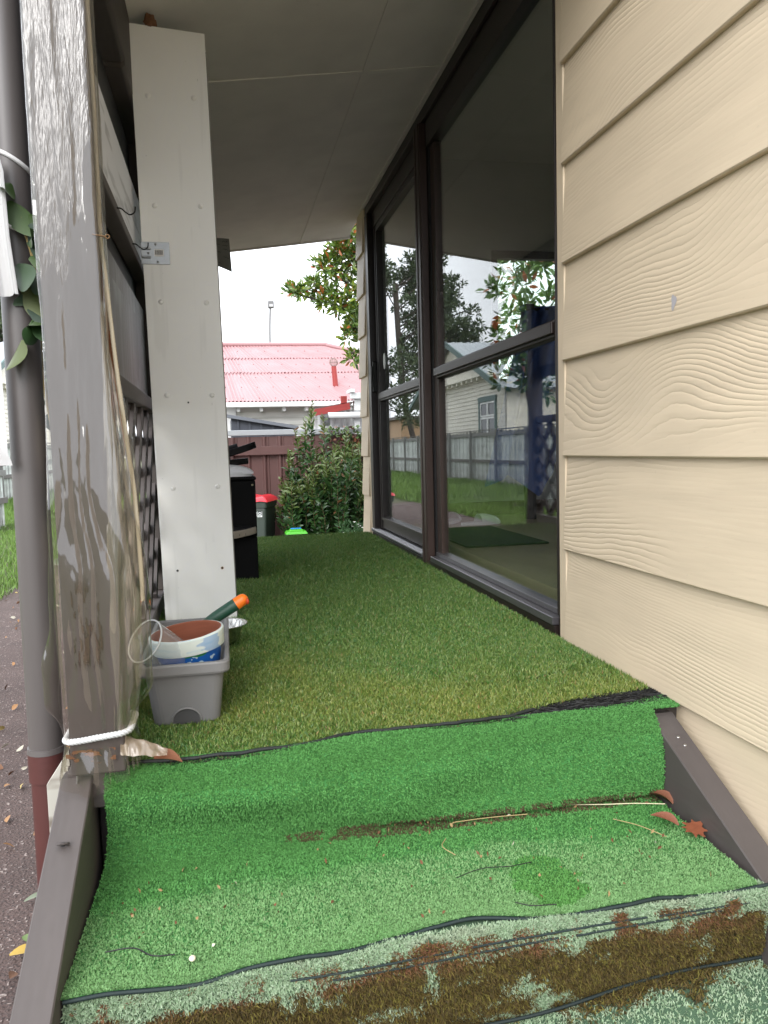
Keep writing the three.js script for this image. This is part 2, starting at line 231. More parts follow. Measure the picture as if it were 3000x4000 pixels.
// ------------------------------------------------------------------ inside the room
{
  const mt = one('door_mat', bx(1.09, 1.5, 0.0765, 0.086, -4.25, -3.42, 0.003), mat([0.012, 0.03, 0.02], 0.95, { map: mott2 }), 'dark green door mat on the tan floor inside the sliding door', 'mat');
  const R = rng(5);
  const sm = mat([0.72, 0.74, 0.76], 0.8), mk = (x, z, a, lab) => {
    const s = thing('slipper', lab, 'slipper', 'white slippers inside the door', [x, 0.0765, z]); s.rotation.y = a;
    const shape = new THREE.Shape(); for (let i = 0; i <= 40; i++) { const t = i / 40 * 6.283, r = 1 + 0.12 * Math.cos(t * 2); const X = Math.cos(t) * 0.13, Y = Math.sin(t) * 0.045 * r * (1 + 0.12 * Math.cos(t)); i ? shape.lineTo(X, Y) : shape.moveTo(X, Y); }
    const g = new THREE.ExtrudeGeometry(shape, { depth: 0.012, bevelEnabled: true, bevelSize: 0.003, bevelThickness: 0.003, bevelSegments: 2 }); g.rotateX(-Math.PI / 2); g.translate(0, 0.004, 0); mesh('sole', g, sm, s);
    mesh('upper', grid(20, 12, (u, v) => { const a2 = Math.PI * u, L = mix(-0.02, 0.125, v), w = 0.049 * Math.sqrt(Math.max(0.02, 1 - Math.pow(v * 0.97, 4))), h = 0.055 * Math.sqrt(Math.max(0.02, 1 - v * v * 0.97)); return [L, 0.012 + h * Math.sin(a2), w * Math.cos(a2)]; }), sm, s); return s;
  };
  mk(1.5, -4.42, 0.2, 'white slipper pointing right on the floor behind the glass'); mk(1.38, -4.62, 1.1, 'pinkish white slipper beside the other one behind the glass');
  // clothes rack with navy blanket
  const rk = thing('clothes_rack', 'dark clothes rack standing inside behind the near pane', 'rack');
  for (const [x, z] of [[1.9, -4.62], [2.4, -4.7]]) { mesh('leg', bx(x - 0.03, x + 0.03, 0.0765, 1.42, z - 0.03, z + 0.03, 0.003), M.black, rk); }
  mesh('rail', bx(1.931, 2.369, 1.36, 1.4, -4.64, -4.61, 0.003), M.black, rk); mesh('rail', bx(1.931, 2.369, 0.78, 0.82, -4.64, -4.61, 0.003), M.black, rk);
  const nb = grid(60, 50, (u, v) => { const top = 1.41, x = mix(1.84 - 0.26 * v, 2.5, u), bot = 0.22 + 0.32 * Math.abs(Math.sin(u * 7.2 + 0.6)) * (0.4 + 0.6 * u); const y = mix(top, bot, v); return [x + 0.05 * v * Math.sin(u * 19), y, -4.56 + 0.035 * Math.sin(u * 26) * (0.2 + v) + 0.015 * Math.sin(u * 61 + v * 5) + (v < 0.03 ? -0.05 : 0)]; });
  one('blanket', nb, mat([0.05, 0.095, 0.3], 0.9, { sheen: 0.4, sheenColor: C(0.05, 0.08, 0.2) }), 'navy blue blanket hung over the rack inside the window', 'blanket');
  one('storage_box', [bx(1.32, 1.6, 0.0765, 0.13, -2.75, -2.3, 0.004), bx(1.31, 1.61, 0.1305, 0.145, -2.76, -2.29, 0.004)], mat([0.25, 0.3, 0.28], 0.35), 'low greenish grey box on the floor at the near window corner', 'box');
}
// ------------------------------------------------------------------ deck, artificial turf
const deckEdge = [[-0.23, -1.385], [-0.187, -1.391], [-0.067, -1.383], [0.04, -1.386], [0.143, -1.399], [0.218, -1.428], [0.307, -1.423], [0.439, -1.424], [0.537, -1.43], [0.6, -1.452], [0.66, -1.476], [0.748, -1.49], [0.874, -1.505], [0.91, -1.52]];
const TY = -0.178;
{
  const dk = thing('verandah_deck', 'low timber verandah deck running along the cream wall', 'deck');
  mesh('deck_top', bx(-0.3, 0.925, -0.06, -0.008, -4.93, -1.44), M.darkPaint, dk);
  mesh('rim_board', bx(-0.3, -0.262, -0.53, -0.061, -4.93, -1.42), M.brownPaint, dk); mesh('rim_board', bx(-0.255, 0.845, -0.22, -0.061, -1.5, -1.47), M.brownPaint, dk); mesh('rim_board', bx(-0.255, 0.92, -0.8, -0.061, -4.93, -4.89), M.brownPaint, dk);
  for (let k = 0; k < 4; k++) mesh('pile', bx(-0.24, -0.15, -0.9, -0.061, -4.8 + k, -4.71 + k), M.darkPaint, dk);
  const tf = thing('artificial_turf', 'olive green artificial turf laid over the verandah deck', 'turf');
  mesh('backing', grid(60, 80, (u, v) => { const x = mix(-0.235, 0.906, u), zE = interp(deckEdge, x), z = mix(zE, -4.93, v * v * 0.3 + v * 0.7); return [x, -0.002 + 0.003 * (fbm(x * 5, z * 5, 71, 2) - 0.5), z]; }), mat([0.045, 0.07, 0.022], 0.95), tf);
  const R = rng(2024), bl = leafGeo(1, 1, 0.15, 0.55, 3), L = [];
  const seam = (x) => x > 0.49 && x < 0.88 ? -1.648 - 0.11 * Math.pow(Math.max(0, (x - 0.6) / 0.28), 2) : 99;
  const seam2 = (x) => x < 0.02 && x > -0.12 ? -1.565 : 99;
  const zone = (n, za, zb, s) => {
    for (let i = 0; i < n; i++) {
      const x = mix(-0.232, 0.902, R()), z = mix(za, zb, R()), zE = interp(deckEdge, x); if (z > zE - 0.006) continue;
      if (Math.abs(z - seam(x)) < 0.0075 && vn(x * 40, 3, 9) > 0.25) continue; if (Math.abs(z - seam2(x)) < 0.002) continue;
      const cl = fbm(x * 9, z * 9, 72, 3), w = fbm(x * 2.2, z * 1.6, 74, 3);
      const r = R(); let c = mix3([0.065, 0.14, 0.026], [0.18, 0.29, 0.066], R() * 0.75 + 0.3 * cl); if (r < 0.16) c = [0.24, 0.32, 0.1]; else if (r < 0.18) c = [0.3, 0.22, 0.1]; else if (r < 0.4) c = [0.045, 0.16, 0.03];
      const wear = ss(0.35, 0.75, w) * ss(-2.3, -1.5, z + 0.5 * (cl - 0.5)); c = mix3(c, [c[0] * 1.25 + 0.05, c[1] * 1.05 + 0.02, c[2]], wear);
      const pile = 0.5 * Math.sin(x * 3.1 + z * 2) , h = s * (0.0105 + 0.0085 * R());
      L.push([V(x, -0.001, z), quatTo(V((R() - 0.5) * 1.5 + pile * 0.3, 0.9, (R() - 0.5) * 1.5 + 0.25).normalize(), R() * 6.28), [s * (0.0021 + 0.0008 * R()), h, h], c]);
    }
  };
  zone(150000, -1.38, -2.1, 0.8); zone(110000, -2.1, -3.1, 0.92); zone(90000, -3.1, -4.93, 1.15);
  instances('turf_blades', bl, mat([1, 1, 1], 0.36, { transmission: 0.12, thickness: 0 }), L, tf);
  // frayed black backing along the torn right end
  const F = [], fm = mat([0.012, 0.013, 0.014], 0.6);
  for (let i = 0; i < 4200; i++) { const x = mix(0.52, 0.9, Math.pow(R(), 0.8)), zE = interp(deckEdge, x), z = zE + mix(-0.012, 0.05 * ss(0.55, 0.75, x) + 0.006, R()); F.push([V(x, 0.002 + 0.003 * R(), z), quatTo(V((R() < 0.3 ? -1 : 1) * (0.6 + R()), 0.02 + 0.12 * R(), (R() - 0.5) * 1.2).normalize(), R() * 6.28), [0.0018, 0.014 + 0.026 * R(), 0.002], [0.6, 0.6, 0.6]]); }
  for (let i = 0; i < 1500; i++) { const x = mix(-0.22, 0.6, R()), zE = interp(deckEdge, x); F.push([V(x, 0.0, zE + 0.003 + 0.004 * R()), quatTo(V((R() - 0.5) * 3, 0.3, 0.4 * R()).normalize(), R() * 6.28), [0.0013, 0.008 + 0.008 * R(), 0.006], R() < 0.2 ? [12, 9, 4] : [0.7, 0.7, 0.7]]); }
  instances('frayed_edge', bl, fm, F, tf);
}
// ------------------------------------------------------------------ steps: boards, stringers, carpets
{
  const st = thing('front_steps', 'brown painted timber step stringers and treads under the carpets', 'steps');
  mesh('tread', bx(-0.243, 0.843, -0.21, -0.19, -1.4, -1.07), M.darkPaint, st); mesh('tread', bx(-0.243, 0.843, -0.385, -0.362, -1.13, -0.7), M.darkPaint, st);
  mesh('riser', bx(-0.243, 0.843, -0.36, -0.211, -1.125, -1.11), M.darkPaint, st); mesh('riser', bx(-0.243, 0.843, -0.54, -0.386, -0.76, -0.74), M.darkPaint, st);
  const prof = (z0, y0, z1) => [[z0, y0 - 0.0], [z0 + 0.035, y0 + 0.002], [z0 + 0.06, y0 - 0.012], [z1, y0 - 0.012 - 0.44 * (z1 - z0 - 0.06)], [z1, -0.54], [z0 + 0.25, -0.54], [z0, -0.3]];
  mesh('stringer', prism(prof(-1.405, -0.004, -0.5), -0.298, -0.246), M.brownPaint, st);
  const rp = [[-1.455, -0.022], [-1.425, -0.018], [-1.4, -0.03], [-0.5, -0.03 - 0.47 * 0.9], [-0.5, -0.54], [-1.2, -0.54], [-1.455, -0.3]];
  mesh('stringer', prism(rp, 0.843, 0.897), M.brownPaint, st);
  const sm = mat([0.6, 0.6, 0.6], 0.3, { metalness: 0.9 });
  for (const [z, x] of [[-1.365, 0.872], [-1.345, 0.874]]) { const y = -0.03 - 0.47 * (z + 1.4); const g = new THREE.SphereGeometry(0.0045, 10, 6); g.scale(1, 0.5, 1); g.translate(x, y + 0.0005, z); mesh('screw', g, sm, st); }
  { const g = new THREE.TorusGeometry(0.008, 0.0022, 6, 16); g.rotateX(Math.PI / 2 - 0.42); g.translate(-0.272, -0.052, -1.24); mesh('knot', g, M.brownPaint, st); const g2 = new THREE.CylinderGeometry(0.0035, 0.0035, 0.004, 10); g2.translate(-0.272, -0.053, -1.24); mesh('nail_hole', g2, M.black, st); }
  { const z = -1.36; mesh('nail', cyl([-0.27, -0.01, z], [-0.268, 0.008, z + 0.004], 0.0016), sm, st); }
  // old paint chips and scratches on the right stringer
  const ch = mat([0.42, 0.46, 0.47], 0.6); const strip = (pts) => { const s = []; for (let i = 0; i + 1 < pts.length; i++) { const [z0, y0, w0] = pts[i], [z1, y1, w1] = pts[i + 1]; s.push([0.8472, y0, z0 - w0], [0.8472, y0, z0 + w0], [0.8472, y1, z1 + w1], [0.8472, y0, z0 - w0], [0.8472, y1, z1 + w1], [0.8472, y1, z1 - w1]); } const g = new THREE.BufferGeometry(); g.setAttribute('position', new THREE.Float32BufferAttribute(s.flat(), 3)); g.computeVertexNormals(); return g; };
  mesh('paint_scratch', strip([[-1.37, -0.105, 0.0004], [-1.378, -0.12, 0.0012], [-1.385, -0.137, 0.0022], [-1.395, -0.148, 0.0008], [-1.4, -0.155, 0.0003]]), ch, st);
  mesh('paint_scratch', strip([[-1.31, -0.16, 0.001], [-1.309, -0.17, 0.002], [-1.307, -0.185, 0.0006]]), ch, st);
  // weathered slat between post and drainpipe
  const sl = new THREE.Shape([[-0.338, -0.56], [-0.338, -0.04], [-0.298, 0.02], [-0.298, -0.56]].map((p) => new THREE.Vector2(...p))); const sg = new THREE.ExtrudeGeometry(sl, { depth: 0.014, bevelEnabled: true, bevelSize: 0.001, bevelThickness: 0.001, bevelSegments: 1 }); sg.translate(0, 0, -1.462);
  const wt = tex(256, 512, (u, v) => { const t = fbm(u * 40, v * 4, 88, 4, 40); return mix3([0.42, 0.4, 0.35], [0.11, 0.085, 0.06], ss(0.52, 0.75, t) * 0.8); }, true);
  one('timber_slat', muv(sg), mat([1, 1, 1], 0.85, { map: wt, bumpMap: grain, bumpScale: 0.001 }), 'weathered grey slat with pointed top between post and drainpipe', 'slat');

  const edge1 = [[-0.24, -1.05], [-0.193, -1.052], [-0.063, -1.053], [-0.008, -1.063], [0.098, -1.064], [0.149, -1.068], [0.216, -1.085], [0.343, -1.093], [0.407, -1.083], [0.482, -1.075], [0.601, -1.067], [0.65, -1.073], [0.85, -1.065]];
  const carpet = (pts) => (x, t) => { // Catmull-Rom through [z,y] points
    const n = pts.length - 1, f = Math.min(n - 1e-6, t * n), i = Math.floor(f), q = f - i, g = (k) => pts[Math.max(0, Math.min(n, k))](x);
    const a = g(i - 1), b = g(i), c = g(i + 1), d = g(i + 2); return [0, 1].map((k) => 0.5 * (2 * b[k] + (c[k] - a[k]) * q + (2 * a[k] - 5 * b[k] + 4 * c[k] - d[k]) * q * q + (3 * b[k] - a[k] - 3 * c[k] + d[k]) * q * q * q));
  };
  const bulge = (x) => 0.008 * Math.sin(x * 7 + 0.4) + 0.006 * Math.sin(x * 15 + 2) , lft = (x) => 1 - ss(-0.1, 0.35, x), fold = (x, y) => Math.exp(-Math.pow((y + 0.05 + 0.28 * (x - 0.05)) / 0.03, 2));
  const c1 = carpet([
    (x) => [interp(deckEdge, x) - 0.004 + 0.045 * ss(0.52, 0.7, x) * (1 - ss(0.78, 0.9, x)), 0.003], (x) => [-1.388 - 0.035 * ss(0.1, 0.5, x), 0.006 - 0.004 * ss(0.2, 0.4, x)], (x) => [-1.364 - 0.035 * ss(0.1, 0.5, x), -0.012],
    (x) => [-1.35 - 0.026 * ss(0.1, 0.5, x) + bulge(x) * 1.2 + 0.012 * fold(x, -0.06), -0.06], (x) => [-1.37 - 0.004 * ss(0.1, 0.5, x) + 0.009 * Math.sin(x * 9) + 0.014 * fold(x, -0.115), -0.115],
    (x) => [mix(-1.386, -1.374, ss(0.15, 0.4, x)) + 0.022 * lft(x), -0.15 - 0.01 * ss(0.2, 0.5, x)], (x) => [mix(-1.376, -1.416, ss(0.12, 0.4, x)) + 0.036 * lft(x), -0.172 - 0.004 * ss(0.2, 0.5, x)], (x) => [mix(-1.32, -1.362, ss(0.12, 0.4, x)) + 0.012 * lft(x), TY], (x) => [-1.2, TY - 0.001], (x) => [mix(-1.2, interp(edge1, x), 0.75), TY], (x) => [interp(edge1, x), TY - 0.0015 + 0.004 * Math.sin(x * 23)],
  ]);
  const xl1 = (t) => -0.226 - 0.02 * ss(0.25, 1, t), xr1 = (t) => t < 0.14 ? 0.905 : 0.842 - 0.016 * ss(0.5, 1, t);
  const surf = (f, xl, xr, nu, nv, tpow = 1) => grid(nu, nv, (u, v) => { const t = v, x = mix(xl(t), xr(t), u), [z, y] = f(x, t); return [x, y, z]; });
  const ca = thing('step_carpet', 'bright green carpet covering the top riser and tread', 'carpet');
  mesh('backing', surf(c1, xl1, (t) => t < 0.12 ? 0.9 : 0.84 - 0.014 * ss(0.5, 1, t), 110, 90), mat([0.05, 0.2, 0.05], 0.95), ca);
  const R = rng(99), tg = leafGeo(1, 1, 0.3, 0.7, 2), tm = mat([1, 1, 1], 0.75, { transmission: 0.1, thickness: 0 });
  function tufts(f, xl, xr, n, colour, parent, name, opt = {}) {
    const L = []; const e = 0.004;
    for (let i = 0; i < n; i++) {
      const t = opt.t0 !== undefined ? mix(opt.t0, opt.t1, R()) : R(), x = mix(xl(t), xr(t), R()); const [z, y] = f(x, t), a = f(x, Math.min(1, t + e)), b = f(x, Math.max(0, t - e)), c = f(x + 0.004, t);
      const T = V(0, a[1] - b[1], a[0] - b[0]), S = V(0.004, c[1] - y, c[0] - z); const N = T.clone().cross(S).normalize(); if (N.y + N.z < 0) N.negate();
      const q = colour(x, y, z, t, N); if (!q) continue; const [col, h, lean = 1.1] = q;
      N.add(V((R() - 0.5) * lean, (R() - 0.5) * lean, (R() - 0.5) * lean)).normalize();
      L.push([V(x, y, z), quatTo(N, R() * 6.283), [0.002 + 0.0011 * R(), h * (0.7 + 0.6 * R()), h], col]);
    }
    return instances(name, tg, tm, L, parent);
  }
  // arc-length weights are uneven along t, so rows are drawn separately for riser and tread
  const col1 = (x, y, z, t) => {
    const wornLit = ss(0.38, 0.62, fbm(x * 5 + 3, z * 9, 120, 3) * 0.45 + 0.42 * ss(-1.37, -1.22, z + 0.05 * (vn(x * 9, 3, 44) - 0.5)) + 0.1 * (R() - 0.5)) * (y < -0.1 ? 1 : 0.15);  // tread colour lightened for wear and for light from the sky
    let c = mix3([0.065, 0.23, 0.048], [0.11, 0.33, 0.08], R()); c = mix3(c, mix3([0.165, 0.335, 0.12], [0.23, 0.4, 0.165], R()), wornLit * 0.85);
    const dx = (x - 0.5) / 0.07, dz = (z + 1.16) / 0.085, wet = dx * dx + dz * dz + (fbm(x * 40, z * 40, 130, 3) - 0.5) * 1.3; if (y < -0.15 && wet < 0.8) c = mix3(c, [0.07, 0.26, 0.035], 0.75);
    const dirt = fbm(x * 60, z * 60, 131, 2); if (y < -0.15 && z < -1.366 && x > 0.08 && dirt > 0.4 && R() < 0.7) c = [0.1, 0.07, 0.03];
    if (vn(x * 90, (y + z) * 90, 133) > 0.985) return null;
    return [c, 0.0038];
  };
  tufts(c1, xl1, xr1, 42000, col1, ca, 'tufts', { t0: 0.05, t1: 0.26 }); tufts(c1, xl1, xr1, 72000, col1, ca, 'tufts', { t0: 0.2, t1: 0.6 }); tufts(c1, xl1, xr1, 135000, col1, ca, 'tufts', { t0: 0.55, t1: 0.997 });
  // raw cut edge of the upper carpet: dark rolled backing
  const ep = []; for (let k = 0; k <= 40; k++) { const x = mix(-0.243, 0.845, k / 40), [z, y] = c1(x, 1); ep.push([x, y - 0.003 + 0.0015 * vn(x * 60, 1, 5), z + 0.0025 + 0.0016 * (vn(x * 45, 2, 7) - 0.5)]); }
  mesh('cut_edge', tube(ep, 0.003, 200, 6), mat([0.008, 0.02, 0.02], 0.7), ca);
  const ep2 = []; for (let k = 0; k <= 40; k++) { const x = mix(-0.19, 0.6, k / 40), zE = interp(deckEdge, x); ep2.push([x, 0.0075 + 0.003 * vn(x * 50, 4, 5), zE + 0.003 + 0.003 * (vn(x * 38, 9, 6) - 0.5)]); }
  mesh('cut_edge', tube(ep2, 0.0036, 200, 6), mat([0.01, 0.013, 0.013], 0.7), ca);

  // old faded carpet below, overgrown with moss
  const lift = (x) => ss(0.3, 0.85, x);
  const c2 = carpet([(x) => [-1.12, -0.1865], (x) => [-1.075, -0.1865], (x) => [-1.052 - 0.012 * ss(0.1, 0.35, x) * (1 - ss(0.5, 0.8, x)), -0.189], (x) => [-1.046 - 0.01 * ss(0.1, 0.4, x), -0.205], (x) => [-1.056 - 0.008 * ss(0.1, 0.4, x), -0.245], (x) => [-1.076, -0.295], (x) => [-1.092, -0.334 + 0.026 * lift(x)], (x) => [-1.084, -0.35 + 0.03 * lift(x)], (x) => [-1.03, -0.354 + 0.03 * lift(x)], (x) => [-0.88, -0.354 + 0.02 * lift(x)], (x) => [-0.72, -0.354]]);
  const xl2 = () => -0.243, xr2 = () => 0.845;
  const cb = thing('lower_carpet', 'faded mint green carpet with brown moss on the lower step', 'carpet');
  mesh('backing', surf(c2, xl2, xr2, 80, 80), mat([0.07, 0.13, 0.075], 0.95), cb);
  const moss = (x, y, z) => 1.7 * (0.38 * fbm(x * 7 + 4, (y - z * 0.6) * 10 + 2, 140, 3) + 0.62 * fbm(x * 26 + 4, (y - z * 0.6) * 34 + 2, 141, 3) - 0.5) + 0.5 + 0.15 * ss(-0.2, -0.25, y) - 0.34 * ss(-0.34, -0.348, y - 0.03 * lift(x)) * ss(-1.085, -1.03, z) - 0.28 * ss(-0.228, -0.208, y + 0.02 * (vn(x * 14, 2, 170) - 0.5)) + 0.07 * ss(0.1, 0.8, x) + 0.05;
  const col2 = (x, y, z, t, N) => {
    if (t < 0.33) { for (const [o, w] of [[0.262, 0.009], [0.302, 0.006]]) if (x > 0.02 + o * 0.5 && Math.abs(t - o - 0.01 * Math.sin(x * 6)) < w && vn(x * 24, o * 90, 150) > 0.22) return null; }
    const m = moss(x, y, z); let c = mix3([0.22, 0.34, 0.19], [0.38, 0.48, 0.33], R()); c = mix3(c, [0.33, 0.38, 0.27], ss(0.4, 0.6, m) * 0.7);
    if (m > 0.58 + 0.2 * (R() - 0.5)) return null; return [c, 0.005];
  };
  tufts(c2, xl2, xr2, 75000, col2, cb, 'tufts', { t0: 0.08, t1: 0.72 }); tufts(c2, xl2, xr2, 32000, col2, cb, 'tufts', { t0: 0.68, t1: 1 });
  const colM = (x, y, z, t) => {
    const m = moss(x, y, z); if (m < 0.52 + 0.3 * (R() - 0.5)) return null; const red = ss(-0.235, -0.2, y + 0.05 * (vn(x * 20, y * 20, 160) - 0.5));
    let c = mix3([0.045, 0.031, 0.005], [0.125, 0.085, 0.016], R()); if (R() < 0.22) c = mix3([0.13, 0.11, 0.015], [0.2, 0.17, 0.03], R()); c = mix3(c, mix3([0.13, 0.05, 0.02], [0.24, 0.11, 0.05], R()), red * (R() < 0.5 ? 1 : 0.15));
    return [c, 0.0062 + 0.003 * ss(0.55, 0.75, m), 1.5];
  };
  tufts(c2, xl2, xr2, 90000, colM, cb, 'moss', { t0: 0.22, t1: 0.72 }); tufts(c2, xl2, xr2, 14000, colM, cb, 'moss', { t0: 0.7, t1: 0.86 });
  for (const [t0, xa, xb] of [[0.262, 0.06, 0.3], [0.262, 0.33, 0.62], [0.268, 0.64, 0.8], [0.3, 0.12, 0.47], [0.305, 0.5, 0.75]]) { const q = []; for (let k = 0; k <= 16; k++) { const x = mix(xa, xb, k / 16), [z, y] = c2(x, t0 + 0.01 * Math.sin(x * 6)); q.push([x, y + 0.001, z + 0.0042 + 0.001 * vn(x * 60, t0 * 50, 3)]); } mesh('bare_row', tube(q, 0.0017, 60, 5), mat([0.012, 0.025, 0.025], 0.8), cb); }
  const ep3 = []; for (let k = 0; k <= 40; k++) { const x = mix(-0.24, 0.845, k / 40); ep3.push([x, -0.343 + 0.03 * lift(x), -1.074 + 0.006 * Math.sin(x * 5 + 1) + 0.004 * Math.sin(x * 17)]); }
  mesh('cut_edge', tube(ep3, 0.003, 120, 5), mat([0.01, 0.02, 0.02], 0.7), cb);

  // dry leaves, stalks and crumbs on the tread
  const lf = (lab, name, pos, rot, len, wid, col, fold = 0.5, bend = 0.3) => { const o = one(name, leafGeo(len, wid, fold, bend, 8), mat(col, 0.65, { map: mott2 }), lab, 'leaf', undefined); o.position.set(...pos); o.rotation.set(...rot); return o; };
  lf('rust brown curled leaf against the right stringer', 'dry_leaf', [0.838, TY + 0.012, -1.33], [-1.2, 0.3, 0.5], 0.05, 0.028, [0.2, 0.075, 0.04], 0.9, 0.4);
  { // lobed oak-like leaf
    const pts = [[0, 0], [0.008, 0.012], [0.02, 0.01], [0.016, 0.022], [0.03, 0.026], [0.018, 0.036], [0.022, 0.05], [0.008, 0.044], [0, 0.066], [-0.008, 0.046], [-0.02, 0.05], [-0.014, 0.036], [-0.026, 0.026], [-0.012, 0.022], [-0.016, 0.01], [-0.006, 0.012]];
    const sp = new THREE.SplineCurve([...pts, pts[0]].map((p) => new THREE.Vector2(p[0] * 0.85, p[1] * 1.1))).getPoints(70), s = new THREE.Shape(sp), g = new THREE.ExtrudeGeometry(s, { depth: 0.0006, bevelEnabled: false, curveSegments: 2 }); const p = g.attributes.position; for (let i = 0; i < p.count; i++) p.setZ(i, p.getZ(i) + 0.012 * Math.cos(p.getX(i) * 120) * 0.4 + 2.2 * p.getX(i) * p.getX(i) * 10 * 0.5); g.computeVertexNormals();
    const o = one('dry_leaf', g, mat([0.27, 0.085, 0.04], 0.55, { map: mott2 }), 'lobed orange brown leaf lying near the right stringer', 'leaf'); o.position.set(0.79, TY + 0.014, -1.215); o.rotation.set(-1.35, 0.15, -1.1);
    const o2 = one('dry_leaf', leafGeo(0.05, 0.026, 0.7, 0.3, 7), mat([0.22, 0.08, 0.045], 0.6, { map: mott2 }), 'brown leaf tucked behind the lobed leaf on the tread', 'leaf'); o2.position.set(0.8, TY + 0.012, -1.25); o2.rotation.set(-1.2, 0.2, 0.7);
  }
  const straw = mat([0.42, 0.32, 0.15], 0.7), tw = (lab, pts, r, m = straw) => one('stalk', tube(pts.map(([x, z, h = 0.009]) => [x, TY + h, z]), r, 30, 5), m, lab, 'stalk');
  tw('long pale straw stalk reaching the right stringer', [[0.65, -1.385], [0.71, -1.37], [0.77, -1.352, 0.012], [0.825, -1.335, 0.012]], 0.0011, mat([0.6, 0.55, 0.36], 0.6));
  tw('thin straw stalk lying along the foot of the riser', [[0.4, -1.375], [0.47, -1.372, 0.011], [0.55, -1.37]], 0.0009);
  tw('curved tan stalk in front of the right stringer', [[0.7, -1.31], [0.73, -1.27, 0.012], [0.76, -1.225]], 0.0008);
  tw('short bent tan stalk on the middle of the tread', [[0.37, -1.32], [0.355, -1.29, 0.011], [0.37, -1.26]], 0.0008);
  tw('dark thread lying across the middle of the tread', [[0.35, -1.19], [0.4, -1.205, 0.01], [0.45, -1.2, 0.01], [0.49, -1.205]], 0.0008, M.black);
  tw('dark thread near the front left of the tread', [[-0.2, -1.13], [-0.16, -1.125, 0.012], [-0.13, -1.1, 0.012], [-0.1, -1.1]], 0.0011, M.black);
  tw('dark thread beside the damp patch', [[0.42, -1.1], [0.44, -1.085, 0.01], [0.48, -1.08]], 0.0009, M.black);
  const cr = thing('tread_litter', 'tiny brown leaf crumbs scattered on the green tread', 'litter'); cr.userData.kind = 'stuff'; const K = [];
  for (let i = 0; i < 260; i++) { const n = i < 150; const x = n ? mix(0.05, 0.84, R()) : mix(-0.22, 0.83, R()), z = n ? -1.408 + 0.05 * R() * R() : mix(-1.38, -1.08, R()); const a = R(); K.push([V(x, TY + 0.008, z), quatTo(V(R() - 0.5, R(), R() - 0.5).normalize(), R() * 6), [0.003 + 0.003 * R(), 0.004 + 0.006 * R(), 0.004], a < 0.6 ? [0.14, 0.06, 0.025] : a < 0.94 ? [0.3, 0.2, 0.09] : [0.5, 0.48, 0.38]]); }
  instances('crumbs', tg, mat([1, 1, 1], 0.8), K, cr);
  { const g = new THREE.IcosahedronGeometry(0.005, 1); g.scale(1, 0.7, 1.2); g.translate(-0.075, TY + 0.009, -1.085); one('pebble', g, mat([0.7, 0.65, 0.5], 0.6), 'single cream pebble on the front left of the tread', 'pebble'); }
}
